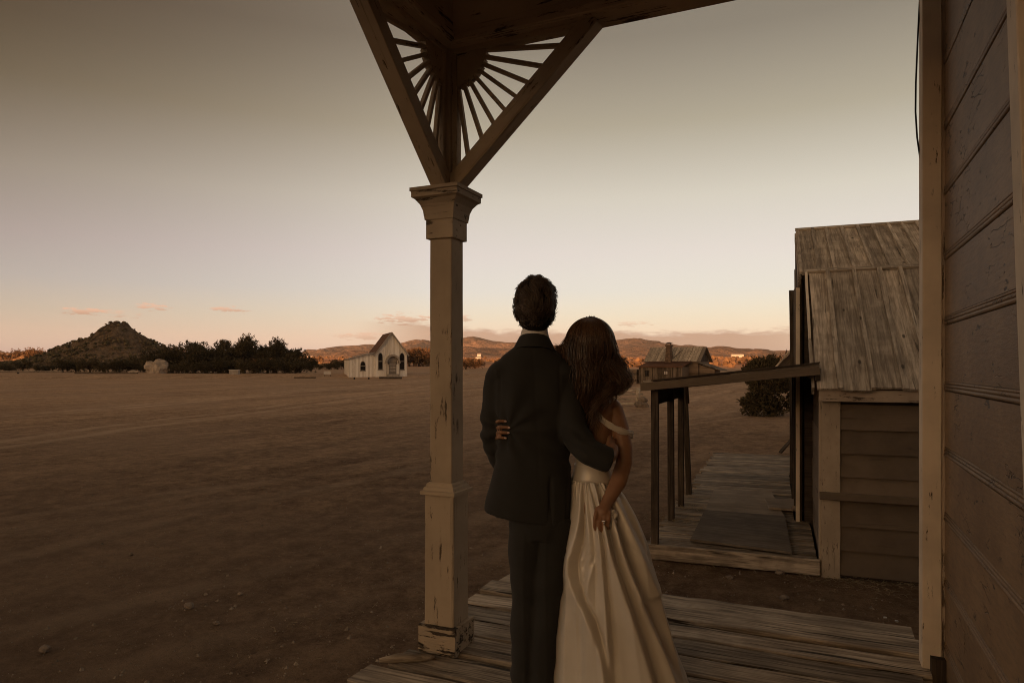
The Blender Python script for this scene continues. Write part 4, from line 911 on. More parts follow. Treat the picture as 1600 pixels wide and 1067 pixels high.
def skin_mat():
    n = NT('skin', .5, .35); v = n.coords(rand=False); a = n.noise(v, 30, 4, .6); b = n.noise(v, 8, 3, .5)
    n.b.inputs['Subsurface Weight'].default_value = .12; n.b.inputs['Subsurface Radius'].default_value = (.012, .005, .003); n.b.inputs['Subsurface Scale'].default_value = .6
    n.bump(n.noise(v, 380, 2, .5), .12, .001)
    return n.color(n.mix(n.step(n.math('MULTIPLY_ADD', a, .4, n.math('MULTIPLY', b, .6)), .35, .65), (.27, .140, .080), (.345, .188, .112)))
M_skin = skin_mat()
M_nail = plain('pale_nail', (.62, .42, .34), .25, .5, 4, .1)
def hair_mat(name, c0, c1, rough=.45):
    n = NT(name, rough, .45); g = n.n('ShaderNodeNewGeometry'); return n.color(n.mix(g.outputs['Random Per Island'], c0, c1))
M_hairm = hair_mat('dark_brown_short_hair', (.045, .031, .021), (.15, .105, .072))
M_hairw = hair_mat('wavy_brown_hair', (.026, .014, .008), (.19, .105, .058), .30)
M_haircore = plain('dark_hair_mass', (.014, .009, .006), .7, .2)
M_leather = plain('black_shoe_leather', (.012, .010, .009), .35, .5)
M_silver = plain('silver_ring', (.75, .72, .68), .15, .5, 4, .05, metal=1.0)
WP = 2.97                                       # depth the couple stands at
def frame(u0, w0):
    def L(x, y, w): return Vector(((x-CX)/FPX*w - u0, w - w0, (HC-FL) + (HORIZON-y)/FPX*w))
    return L
def sell(cx, cy, a, b, z, n=40, e=.82, tilt=0.0, twist=0.0):
    out = []
    for i in range(n):
        t = 2*math.pi*i/n; c, s = math.cos(t), math.sin(t)
        x = a*math.copysign(abs(c)**e, c); y = b*math.copysign(abs(s)**e, s)
        out.append(Vector((cx + x*math.cos(twist) - y*math.sin(twist), cy + x*math.sin(twist) + y*math.cos(twist), z + tilt*x)))
    return out
def strandset(name, mat, parent, curves, rad, n=3):
    m = MB()
    for pts in curves:
        k = len(pts); m.tube(pts, [rad*(1.0 if i < k*.6 else max(.12, 1-(i-k*.6)/(k*.42))) for i in range(k)], n, False)
    return m.build(name, mat, parent, True)
def finger(mb, base, pts, r0, r1):
    p = [Vector(base)] + [Vector(q) for q in pts]
    for i in range(len(p)-1):
        a, b = r0 + (r1-r0)*i/(len(p)-1), r0 + (r1-r0)*(i+1)/(len(p)-1); mb.caps(p[i], p[i+1], a, b, 10)
# ------------------------------------------------------------------ the man
MU = .085; L = frame(MU, WP)
# jacket silhouette: photo row, left and right edge of the torso, half depth, depth shift
JR = [(535, 812, 857, .055, -.01), (545, 800, 866, .066, -.01), (556, 785, 880, .082, -.005), (568, 774, 890, .096, .0), (582, 769, 896, .108, .0), (600, 768, 897, .118, .0), (630, 771, 895, .124, .0), (660, 776, 892, .122, .0),
      (690, 778, 890, .116, .0), (712, 776, 890, .114, .0), (735, 771, 891, .118, .0), (760, 765, 892, .124, .0), (785, 759, 893, .130, .0), (808, 756, 893, .134, .0)]
def jparam(y):
    for a, b in zip(JR, JR[1:]):
        if y <= b[0]: t = max(0, (y-a[0])/(b[0]-a[0])); return [p + (q-p)*t for p, q in zip(a, b)]
    return list(JR[-1])
def jacket_back(x, y):
    """depth of the jacket's back surface at a photo pixel"""
    _, xl, xr, b, dw = jparam(y); t = max(-.999, min(.999, (x-(xl+xr)/2)/((xr-xl)/2)))
    return WP + dw - b*(1-abs(t)**(2/.82))**(.82/2)
mb = MB(); rings = []
for y, xl, xr, b, dw in JR:
    p, q = L(xl, y, WP), L(xr, y, WP); tl = .0
    if y > 760: tl = -.16*(y-760)/48
    rings.append(sell((p.x+q.x)/2, dw, (q.x-p.x)/2, b, p.z, 44, .82, tl))
mb.loft(rings)
# shoulders and sleeves
def S(mb, pts, rad):
    for i in range(len(pts)-1): mb.caps(L(*pts[i]), L(*pts[i+1]), rad[i], rad[i+1], 18)
lsl = [(779, 588, 2.97), (771, 640, 2.98), (770, 690, 3.00), (783, 722, 3.10), (806, 745, 3.19)]
S(mb, lsl, [.060, .056, .049, .043, .040])
rsl = [(884, 588, 2.96), (888, 630, 2.92), (899, 681, 2.86), (920, 705, 2.82), (948, 717, 2.81)]
S(mb, rsl[:4], [.062, .063, .060, .055]); mb.tube([L(*rsl[3]), L(*rsl[4]), L(953, 718.5, 2.812)], [.055, .053, .0535], 22)
mb.ell(L(786, 582, 2.97), (.072, .085, .055)); mb.ell(L(880, 582, 2.965), (.070, .085, .055))
jme = voxel(mb, .0075, 5, .6)
def wrinkle(co, n):
    z = co.z; x = co.x; d = 0
    d += .0055*noise.noise((x*5+1, co.y*5, z*4)) + .0035*noise.noise((x*13, co.y*12, z*7))
    # drag lines fanning from the hand at the waist, and elbow folds
    hx, hz_ = L(794, 668, WP).x, L(794, 668, WP).z; dx, dz = x-hx, z-hz_; rr = math.hypot(dx, dz)
    if n.y < .3 and rr < .34: d += .0065*math.cos(math.atan2(dz, dx)*9)*max(0, 1-rr/.34)*min(1, rr/.05)
    ex, ez = L(897, 690, WP).x, L(897, 690, WP).z; q = math.hypot(x-ex, z-ez)
    if q < .16: d += .0075*math.sin((z-ez)*90 + (x-ex)*45 + 2*noise.noise((x*10, z*10, 3)))*(1-q/.16)
    ex, ez = L(770, 690, WP).x, L(770, 690, WP).z; q = math.hypot(x-ex, z-ez)
    if q < .13: d += .0065*math.sin((z-ez)*95 + (x-ex)*30)*(1-q/.13)
    # centre seam and vent
    cxs = L(834 + (590-(HORIZON-(z-1.45)/WP*FPX))*-.045, 0, WP).x
    if n.y < -.3 and z > .90: d -= .0022*math.exp(-((x-cxs)/.004)**2)
    vx = L(858, 0, WP).x
    if n.y < -.2 and z < 1.0: d -= .016*math.exp(-((x-vx)/.006)**2)*min(1, (1.0-z)/.05); d += .007*(x > vx)*(x < vx+.06)*min(1, (1.0-z)/.05)
    # shoulder blades and armhole seams
    for bx in (805, 862): d += .005*math.exp(-((x-L(bx, 0, WP).x)/.045)**2 - ((z-L(0, 615, WP).z)/.06)**2)*(n.y < 0)
    sx = L(872 + max(0, 575-(HORIZON-(z-1.45)/WP*FPX))*.3, 0, WP).x
    if n.y < 0 and 1.25 < z < 1.47: d -= .0035*math.exp(-((x-sx)/.006)**2)
    sx = L(781, 0, WP).x
    if n.y < 0 and 1.2 < z < 1.44: d -= .0035*math.exp(-((x-sx)/.006)**2)
    return d
displace(jme, wrinkle)
# body: one continuous figure under the clothes
mb = MB(); HCX, HCY = 836, 484
hc = L(HCX, HCY, 2.975)
mb.ell(hc + Vector((0, .005, .012)), (.074, .094, .100)); mb.ell(hc + Vector((.006, .055, -.045)), (.054, .052, .075))      # skull, face and jaw
mb.ell(hc + Vector((.006, .105, -.022)), (.012, .020, .026)); mb.ell(hc + Vector((.006, .098, -.066)), (.022, .012, .010)); mb.ell(hc + Vector((.006, .088, -.102)), (.024, .018, .016))
for s_ in (-1, 1):
    mb.ell(hc + Vector((.077*s_, .010, -.022)), (.010, .018, .031)); mb.ell(hc + Vector((.006+.030*s_, .088, .012)), (.021, .012, .010))
mb.caps(L(836, 510, 2.975), L(836, 552, 2.965), .056, .062)
mb.loft([sell(*(lambda p, q: ((p.x+q.x)/2, 0, (q.x-p.x)/2-.014, jparam(y)[3]-.014, p.z))(L(jparam(y)[1], y, WP), L(jparam(y)[2], y, WP))) for y in (548, 575, 600, 640, 690, 735, 770, 800)])
S(mb, lsl, [.046, .042, .036, .031, .028]); S(mb, rsl, [.047, .047, .044, .038, .030])
# hips and legs down to the ankles
foot = [(-.03, -.02), (.105, .03)]
hipz = L(0, 800, WP).z
LG = [[(-.018, .0, .86), (-.026, .0, .50), (-.028, .0, .10)], [(.090, -.005, .86), (.070, -.014, .50), (.045, -.026, .10)]]
for lg in LG: mb.caps(lg[0], lg[1], .070, .050); mb.caps(lg[1], lg[2], .048, .034)
for lg in LG: mb.caps(Vector(lg[2]) + Vector((0, -.02, -.05)), Vector(lg[2]) + Vector((0, .15, -.07)), .034, .026)
# right hand holding her far side; left hand in front of him
pw = L(952, 714, 2.815); kn = L(956, 702, 2.865); mb.caps(pw, kn, .027, .030); mb.ell((pw+kn)/2, (.034, .020, .034))
for i, (y, dz) in enumerate(((688, .0), (697, .004), (706, .004), (714, -.004))):
    b = L(956, y+2, 2.875); finger(mb, b, [L(961, y-1, 2.92), L(961.5, y-2, 2.96), L(959, y-2, 2.995+dz)], .0095, .0075)
finger(mb, pw + Vector((.0, .0, .015)), [L(950, 698, 2.845), L(951, 688, 2.865), L(953, 682, 2.885)], .0115, .009)
lw = L(808, 747, 3.20); lk = L(826, 757, 3.25); mb.caps(lw, lk, .026, .030)
for i in range(4): b = lk + Vector((.01, .008, .026-.018*i)); finger(mb, b, [b + Vector((.035, .006, -.006)), b + Vector((.058, -.002, -.012)), b + Vector((.07, -.012, -.016))], .0095, .0075)
finger(mb, lw + Vector((.01, .01, .024)), [lw + Vector((.035, .03, .035)), lw + Vector((.055, .035, .03))], .011, .009)
bme = voxel(mb, .0055, 2, .5); bme.materials.append(M_skin)
man = bpy.data.objects.new('person', bme); col.objects.link(man)
man.location = cam2w(MU, WP, FL); man.rotation_euler = (0, 0, YAW)
tag(man, 'person in a dark charcoal suit seen from behind, arm around the bride', 'person')
jk = link('suit_jacket', jme, M_suit, man)
# jacket collar and shirt collar: rings round the neck
def neckring(name, mat, y0, y1, cx, a0, a1, b0, b1, t, w0, slope, z_in=0.0):
    m = MB(); rows = []
    for k in range(6):
        f = k/5; a = a0 + (a1-a0)*f; b = b0 + (b1-b0)*f; c = L(cx, y0 + (y1-y0)*f, w0); ring = []
        for i in range(48):
            th = 2*math.pi*i/48; x, y = a*math.cos(th), b*math.sin(th)
            ring.append(Vector((c.x + x, c.y + y, c.z - slope*y*1.0 - .16*slope*x)))
        rows.append(ring)
    inner = [[Vector((c_.x + (p.x-c_.x)*(1-t/.06), c_.y + (p.y-c_.y)*(1-t/.06), p.z)) for p in row] for row in reversed(rows) for c_ in [sum(row, Vector())/len(row)]]
    m.loft(rows + inner + [rows[0]], False); return m.build(name, mat, man, True)
neckring('jacket_collar', M_suit, 551, 529, 835, .098, .067, .086, .067, .006, 2.965, .30)
neckring('shirt_collar', M_shirt, 535, 519, 835.5, .068, .058, .066, .060, .004, 2.967, .33)
mb = MB(); 
neckcuff = MB()
# trousers: two legs and seat fused
mb = MB()
mb.loft([sell(L(842, y, WP).x + dx, 0, a, b, L(0, y, WP).z, 40, .85) for y, a, b, dx in ((740, .120, .105, .0), (775, .122, .112, .0), (805, .124, .118, .0), (835, .120, .116, .0))])
def leg(pts):
    rg = []
    for x, y, z, a, b in pts: rg.append(sell(x, y, a, b, z, 28, .9))
    mb.loft(rg)
xa = lambda px: L(px, 0, WP).x
leg([(xa(825), .0, .80, .083, .108), (xa(823), .0, .70, .080, .104), (xa(821), .004, .56, .070, .090), (xa(822), .0, .44, .063, .082), (xa(820), -.008, .28, .060, .080), (xa(820), -.004, .12, .058, .078), (xa(822), .008, .035, .061, .082)])
leg([(xa(866), .0, .80, .086, .108), (xa(862), -.005, .70, .084, .104), (xa(857), -.012, .56, .074, .092), (xa(853), -.018, .44, .066, .084), (xa(848), -.028, .28, .062, .082), (xa(846), -.028, .12, .060, .080), (xa(846), -.02, .03, .063, .085)])
tme = voxel(mb, .0075, 3, .5)
def twr(co, n):
    z = co.z; d = .004*noise.noise((co.x*6, co.y*6, z*3.5))
    for zc, s in ((.46, .16), (.10, .16), (.78, .10)): d += .013*noise.noise((co.x*4 + z*3 + zc*9, co.y*4, z*13))*math.exp(-((z-zc)/s)**2)
    for cx_ in (xa(818), xa(851)): d += .0035*math.exp(-((co.x-cx_-.004*math.sin(z*9))/.006)**2)*(n.y < 0)*(z < .75)
    return d
displace(tme, twr); link('trousers', tme, M_suit, man)
for lg in LG:
    m = MB(); x, y, _ = lg[2]; rg = []
    for k in range(9):
        f = k/8; yy = y - .075 + .285*f; hw = .036*(math.sin(math.pi*min(1, .18+f*.9))**.5) + .006; hh = .085 - .05*sstep(f, .25, .8)
        rg.append([Vector((x + hw*math.cos(a), yy, max(.0, .5*hh + .5*hh*math.sin(a)))) for a in (2*math.pi*i/16 for i in range(16))])
    m.loft(rg); link('shoe', voxel(m, .006, 2), M_leather, man)
# hair: cap and tousled strands
mb = MB(); mb.ell(hc + Vector((-.002, -.012, .030)), (.082, .098, .094)); mb.ell(hc + Vector((0, -.042, -.035)), (.064, .050, .078))
cap = voxel(mb, .007, 3); hr = link('hair', cap, M_haircore, man)
r = random.Random(91); cur = []
for _ in range(5200):
    th = r.uniform(0, 6.283); zz = r.uniform(-.95, 1.0); q = math.sqrt(1-zz*zz)
    d = Vector((q*math.cos(th), q*math.sin(th), zz))
    if d.y > .35 and d.z < .35: continue                       # face stays free
    root = hc + Vector((d.x*.083, d.y*.100 - .012, d.z*.104 + .022))
    if root.z < hc.z - .07 and not (d.y < -.2 and root.z > hc.z - .115): continue
    nv = Vector((noise.noise(d*2.6 + Vector((3, 0, 0))), noise.noise(d*2.6 + Vector((0, 7, 0))), noise.noise(d*2.6 + Vector((0, 0, 5)))))
    v_ = Vector((.22, -1, -.42 - .5*max(0, -d.y))) + nv*1.3 + Vector((r.gauss(0,.10), r.gauss(0,.10), r.gauss(0,.10)))
    lf = .26 + .75*max(0, noise.noise(d*3.6 + Vector((9, 2, 4)))) + .30*sstep(d.z, .1, .8); bend = .55*sstep(-d.z, .1, .5)
    ln = r.uniform(.036, .066)*(1.15 if d.z > .3 else .9); p = root.copy(); pts = [p.copy()]; ph = r.uniform(0, 6.28)
    for k in range(6):
        e_ = Vector(((p.x-hc.x)/.078, (p.y-hc.y+.012)/.096, (p.z-hc.z-.022)/.100)).normalized()
        t_ = (v_ - e_*v_.dot(e_)).normalized()
        dirn = (t_ + e_*(lf*(1-k/4) + bend*(k/5)) + Vector((math.sin(ph+k), math.cos(ph+k*1.2), math.sin(ph*2+k)))*.10).normalized(); p = p + dirn*ln/6; pts.append(p.copy())
    cur.append(pts)
for _ in range(420):                                   # cowlick standing up over the crown
    a_ = r.uniform(0, 6.28); q_ = r.random()**.5; d = Vector((math.cos(a_)*q_*.55 - .12, math.sin(a_)*q_*.5 - .05, 1)).normalized(); p = hc + Vector((d.x*.083, d.y*.100 - .012, d.z*.104 + .020)); pts = [p.copy()]
    nv = Vector((noise.noise(d*5), noise.noise(d*5 + Vector((4, 0, 0))), 0)); v_ = (d*.9 + Vector((.45, -.5, 0)) + nv*1.2).normalized(); ln = r.uniform(.022, .040)
    for k in range(5): v_ = (v_ + Vector((.10 + r.gauss(0, .06), -.16, -.20))).normalized(); p = p + v_*ln/5; pts.append(p.copy())
    cur.append(pts)
strandset('hair_strands', M_hairm, hr, cur, .0014)
# ------------------------------------------------------------------ the woman
WU, WW = .375, 2.985; L = frame(WU, WW)
mb = MB(); hc = L(922, 541, 3.0)
tilt = Matrix.Rotation(R_(-9), 3, 'Y')
mb.ell(hc + Vector((0, .0, .010)), (.068, .086, .092)); mb.ell(hc + Vector((-.010, .052, -.042)), (.047, .046, .066))
mb.ell(hc + Vector((-.013, .098, -.020)), (.009, .016, .021)); mb.ell(hc + Vector((-.014, .092, -.058)), (.020, .011, .010)); mb.ell(hc + Vector((-.014, .080, -.092)), (.019, .016, .014))
for s_ in (-1, 1): mb.ell(hc + Vector((.069*s_, .008, -.02)), (.008, .015, .026)); mb.ell(hc + Vector((-.012+.027*s_, .084, .010)), (.018, .010, .008))
mb.caps(hc + Vector((0, -.005, -.08)), L(924, 618, 2.995), .043, .047)
TRW = [(617, 905, 945, .052), (628, 893, 958, .070), (645, 892, 960, .084), (668, 896, 957, .092), (690, 899, 955, .092), (712, 902, 951, .086), (732, 901, 950, .084), (755, 894, 957, .096), (790, 888, 963, .108), (815, 892, 960, .10)]
mb.loft([sell((L(a, y, WW).x + L(b, y, WW).x)/2, 0, (L(b, y, WW).x - L(a, y, WW).x)/2, d, L(0, y, WW).z, 36, .9) for y, a, b, d in TRW])
mb.ell(L(955, 634, 2.985), (.040, .042, .036)); mb.ell(L(896, 634, 2.99), (.040, .042, .036))
def SS(pts, rad):
    for i in range(len(pts)-1): mb.caps(L(*pts[i]), L(*pts[i+1]), rad[i], rad[i+1], 18)
SS([(958, 640, 2.98), (968, 672, 2.955), (974, 700, 2.935), (975.5, 722, 2.92), (966, 752, 2.895), (954, 774, 2.865), (948, 785, 2.85)], [.043, .043, .039, .034, .036, .029, .0245])
# her right hand, back of the hand to the camera, gathering the skirt
mb.caps(L(948, 786, 2.85), L(942, 800, 2.825), .026, .027); mb.ell(L(941.5, 799, 2.825), (.036, .016, .028))
kn = [(931.5, 801), (938.5, 803.5), (945.5, 803.5), (952, 801)]
tips = [[(929.5, 811, 2.798), (929, 821, 2.80), (930.5, 827, 2.815)], [(936.5, 814.5, 2.796), (935.5, 826, 2.798), (937, 832, 2.814)], [(944, 814, 2.796), (942.8, 825, 2.80), (944, 831, 2.816)], [(951, 810, 2.80), (949.5, 820, 2.805), (950.5, 825, 2.82)]]
for (x, y), t in zip(kn, tips): finger(mb, L(x, y, 2.815), [L(*q) for q in t], .0098, .0078)
finger(mb, L(934, 797, 2.84), [L(930, 806, 2.862), L(934, 818, 2.868), L(938, 826, 2.862)], .012, .009)
# her left arm passes in front of him and the hand comes round his side
SS([(896, 640, 3.0), (893, 668, 3.08), (884, 690, 3.155)], [.041, .038, .034]); SS([(884, 690, 3.155), (845, 688, 3.175), (806, 676, 3.165), (786, 671, 3.10)], [.034, .033, .028, .024])
mb.caps(L(786, 671, 3.10), L(776.5, 670, 3.03), .025, .026); mb.ell(L(778.5, 669, 3.05), (.016, .040, .034))
FT = []
for (y0, y1, x1) in ((660, 658, 788.5), (668, 668, 794), (677, 676, 793), (684.5, 684, 788.5)):
    k0 = L(773.5, y0, 2.995); a = L(773.5 + (x1-773.5)*.45, (y0+y1)/2-1.2, jacket_back(778 + (x1-773.5)*.25, y0) - .030); b = L(x1, y1, jacket_back(x1, y1) - .0085)
    finger(mb, L(775, y0, 3.02), [k0, a, b], .0095, .0075); FT.append((a, b))
finger(mb, L(777, 662, 3.05), [L(775, 652, 3.02), L(776, 645.5, 2.985)], .0115, .0088)
# legs under the skirt
for s_ in (-1, 1): mb.caps((.05 + .06*s_, .02, .74), (.06 + .055*s_, .02, .42), .075, .05); mb.caps((.06 + .055*s_, .02, .42), (.06 + .055*s_, .01, .09), .048, .030); mb.caps((.06 + .055*s_, -.02, .055), (.06 + .055*s_, .13, .03), .028, .022)
wme = voxel(mb, .0042, 2, .5); wme.materials.append(M_skin)
wom = bpy.data.objects.new('person', wme); col.objects.link(wom)
wom.location = cam2w(WU, WW, FL); wom.rotation_euler = (0, 0, YAW)
tag(wom, 'person in an ivory satin gown with long wavy brown hair, holding up the skirt', 'person')
for a, b in FT:
    d = (b-a).normalized(); m = MB(); m.ell((0,0,0), (.0062, .0016, .0046), 10, 6, None); o = m.build('fingernail', M_nail, wom, True); o.location = b + d*.0035 + Vector((0, -.0068, .0005))
    o.rotation_euler = (0, 0, math.atan2(d.y, d.x))
# ring with a stone on the third finger
rc = L(943.8, 813.5, 2.7965); m = MB(); M_ = 20; m.loft([[rc + Vector((math.cos(a)*rr, math.sin(a)*rr, zz)) for a in (2*math.pi*i/M_ for i in range(M_))] for rr, zz in ((.0102, -.0028), (.0114, -.0015), (.0114, .0015), (.0102, .0028))], False)
m.ell(rc + Vector((0, -.0125, 0)), (.0055, .004, .0065), 8, 6); m.ell(rc + Vector((-.001, -.012, -.008)), (.0035, .003, .0035), 8, 6); m.build('ring', M_silver, wom, True)
# bodice with low back, waistband
def band(name, mat, rows, top=None, off=.006, grow=None, wr=0.0, n=72):
    m = MB(); rr = []
    for y in rows:
        for a, b in zip(TRW, TRW[1:]):
            if a[0] <= y <= b[0]: t = (y-a[0])/(b[0]-a[0]); v = [p + (q-p)*t for p, q in zip(a, b)]; break
        rr.append((y, sell((L(v[1], y, WW).x + L(v[2], y, WW).x)/2, 0, (L(v[2], y, WW).x - L(v[1], y, WW).x)/2 + off, v[3] + off, L(0, y, WW).z, n, .9)))
    rings = []
    for k, (y, rg) in enumerate(rr):
        out = []
        for i, p in enumerate(rg):
            q = p.copy(); c = math.cos(2*math.pi*i/n); s = math.sin(2*math.pi*i/n)
            if top and s < 0: q.z -= top*(-s)**1.2*(1-k/(len(rr)-1))
            nrm = Vector((c, s, 0)); q += nrm*wr*noise.noise((i*.33, k*.4, 3)); out.append(q)
        rings.append(out)
    inner = [[Vector((p.x*.985, p.y*.965, p.z)) for p in rg] for rg in reversed(rings)]
    m.loft(rings + inner + [rings[0]], False); return m.build(name, mat, wom, True)
bod = band('bodice', M_satin, [663, 675, 688, 700, 712, 722, 731], .085, .006, wr=.002)
band('waistband', M_satin, [725, 731, 738, 744, 751], None, .010, wr=.001)
# off-the-shoulder strap: a twisted band round the upper arm
pts = []; 
for k in range(13):
    f = k/12; x = 929 + (988-929)*f; y = 640 + 38*f**.62 + 3*math.sin(f*3.1); w = 2.900 - .006*math.sin(f*3.14) + .05*f**7
    pts.append((x, y, w))
pts += [(987.5, 680, 2.97), (983, 682, 2.995), (970, 682, 3.005), (952, 680, 3.01)]
m = MB(); P = [L(*p) for p in pts]; rings = []
for i, p in enumerate(P):
    t = (P[min(i+1, len(P)-1)] - P[max(i-1, 0)]).normalized(); up = Vector((0, -.25, 1)); up = (up - t*up.dot(t)).normalized(); sd = t.cross(up)
    hw = .0135 + .0018*math.sin(i*1.7); rings.append([p + up*hw*math.cos(a)*1.0 + sd*.0048*math.sin(a) + sd*.0022*math.sin(5*a+i*.6) for a in (2*math.pi*j/16 for j in range(16))])
m.loft(rings); m.build('strap', M_satin, wom, True)
# ---- skirt: photo row -> left edge, right edge, half depth, depth shift
SK = [(748, 893, 956, .100, .0), (760, 890, 966, .110, .0), (775, 888, 978, .122, .0), (800, 886, 992, .145, .0), (830, 884, 1003, .170, .0), (860, 881, 1011, .190, .005), (900, 877, 1022, .215, .01), (940, 871, 1033, .240, .015),
      (980, 866, 1046, .262, .02), (1020, 861, 1062, .285, .03), (1055, 858, 1076, .300, .035), (1090, 856, 1086, .312, .04)]
def skp(y):
    for a, b in zip(SK, SK[1:]):
        if y <= b[0]: t = max(0, (y-a[0])/(b[0]-a[0])); return [p + (q-p)*t for p, q in zip(a, b)]
    return list(SK[-1])
# ridges seen on the camera side: (photo column at rows), height, width on either side (px)
RDG = [([(748, 899), (800, 893), (900, 890), (990, 878), (1090, 872)], 0.0180, 7, 10),
       ([(748, 905), (800, 905), (845, 897), (885, 888), (925, 905), (960, 921), (1000, 931), (1090, 934)], 0.0390, 15, 3.6),
       ([(748, 914), (790, 925), (835, 930), (900, 934), (1090, 942)], 0.0330, 5, 4),
       ([(748, 922), (790, 934), (835, 940), (900, 958), (980, 984), (1090, 1012)], 0.0510, 17, 5.5),
       ([(748, 935), (800, 950), (840, 958), (900, 978), (980, 1010), (1090, 1050)], 0.0450, 15, 6),
       ([(748, 945), (800, 968), (850, 985), (900, 1006), (980, 1032), (1090, 1062)], 0.0270, 10, 9),
       ([(748, 909), (780, 911), (830, 916), (880, 912), (1090, 905)], 0.0150, 6, 6),
       ([(748, 950), (790, 984), (850, 1002), (905, 1016), (925, 1020), (1090, 1055)], 0.0180, 8, 7)]
def rid_at(pts, y):
    for a, b in zip(pts, pts[1:]):
        if y <= b[0]: t = max(0, (y-a[0])/(b[0]-a[0])); return a[1] + (b[1]-a[1])*t
    return pts[-1][1]
m = MB(); NTH, NRW = 300, 132; rows = []
for k in range(NRW+1):
    y = 748 + (1090-748)*k/NRW; _, xl, xr, b, dw = skp(y); p0, p1 = L(xl, y, WW), L(xr, y, WW); cxp = (p0.x+p1.x)/2; a = (p1.x-p0.x)/2
    grow = min(1, (y-748)/60); ring = []
    for i in range(NTH):
        th = 2*math.pi*i/NTH; c, s = math.cos(th), math.sin(th); f = 0.0
        ppx = (xl+xr)/2 + (xr-xl)/2*c
        if s < .25:
            g = sstep(-s, -.25, .15)
            for pts_, hgt, wl, wr_ in RDG:
                x0 = sum(rid_at(pts_, y + o_) for o_ in (-24, -12, 0, 12, 24))/5; d = ppx - x0; sc_ = .6 + .9*min(1.5, (y-748)/200); w_ = (wl if d < 0 else wr_)*sc_*.72
                wv_ = wr_*sc_*.72; f += g*hgt*(math.exp(-(abs(d)/w_)**1.5) - .70*math.exp(-((d-1.9*wv_)/(wv_*.95))**2))*min(1, .25 + (y-748)/90)
        else:
            f += .030*grow*math.sin(th*9+.6*math.sin(y*.02))*sstep(s, .25, .6)
        f += .005*noise.noise((c*2.4, s*2.4, y*.012))
        f += .009*grow*(1-abs(math.sin(th*11 + 1.4*noise.noise((c*1.7, s*1.7, y*.004))))**.55)*sstep(y, 760, 900)*(1 if s < .25 else .6)
        # gathers just under the waistband
        f += .0045*math.sin(th*46 + 3*noise.noise((c*3, s*3, 1)))*math.exp(-((y-752)/16)**2)
        if s < .2 and y > 826:
            ph_ = math.atan2(ppx-940, y-812); f += .0075*(1-abs(math.sin(ph_*8.5 + .7*noise.noise((ph_*3, y*.006, 2))))**.6)*sstep(y, 826, 870)*sstep(-s, -.2, .2)
            f += .004*(1-abs(math.sin(ph_*19 + 1.5*noise.noise((ph_*4, y*.008, 6))))**.7)*sstep(y, 826, 850)*(1-sstep(y, 900, 1010))
        # lifted panel: the cloth held up by her hand puffs out and ends in a soft lower edge
        if s < .1:
            e = 908 + 10*math.sin((ppx-975)*.06); inx = sstep(ppx, 958 + (y-800)*.12, 986 + (y-800)*.12)
            f += .020*inx*sstep(y, 800, 870)*(1-sstep(y, e-7, e+5))
        r_ = 1.0
        ring.append(Vector((cxp + (a+f*.55)*c, dw + (b+f)*s, p0.z)))
    if k == NRW:
        ring = [Vector((v.x, v.y, .006)) for v in ring]
    rows.append(ring)
inner = [[Vector((cx_.x + (v.x-cx_.x)*.975, cx_.y + (v.y-cx_.y)*.975, v.z)) for v in rg] for rg in reversed(rows) for cx_ in [sum(rg, Vector())/len(rg)]]
m.loft(rows + inner[:-1], False); sk = m.build('skirt', M_satin, wom, True)
# bunched tuft of cloth above her fingers
m = MB(); c = L(956, 806, 2.82)
for k, (dx, dz, s) in enumerate(((0, .0, 1), (.013, .006, .8), (.008, -.022, .9), (-.004, -.04, .8))): m.ell(c + Vector((dx, .012, dz)), (.015*s, .016*s, .024*s), 14, 10, Matrix.Rotation(R_(-25+18*k), 3, 'Y'))
tu = voxel(m, .004, 4); displace(tu, lambda co, n: .0035*math.sin(math.atan2(co.z-c.z+.03, co.x-c.x+.012)*11)); link('gathered_cloth', tu, M_satin, wom)
# ---- hair: locks falling from the crown in waves
r = random.Random(73); cur = []; core = MB()
core.ell(hc + Vector((0, -.010, .014)), (.100, .108, .106)); core.ell(L(925, 580, 2.955), (.085, .055, .085)); core.ell(L(926, 606, 2.93), (.055, .040, .070)); core.ell(L(917, 645, 2.915), (.042, .032, .085)); core.ell(L(946, 572, 2.95), (.040, .036, .05))
hcore = link('hair', voxel(core, .007, 4), M_haircore, wom)
def spline(pts, n):
    out = []
    for i in range(n):
        t = i/(n-1)*(len(pts)-1); k = min(int(t), len(pts)-2); f = t-k
        p0, p1, p2, p3 = pts[max(k-1, 0)], pts[k], pts[k+1], pts[min(k+2, len(pts)-1)]
        out.append(.5*((2*p1) + (p2-p0)*f + (2*p0-5*p1+4*p2-p3)*f*f + (3*p1-p0-3*p2+p3)*f**3))
    return out
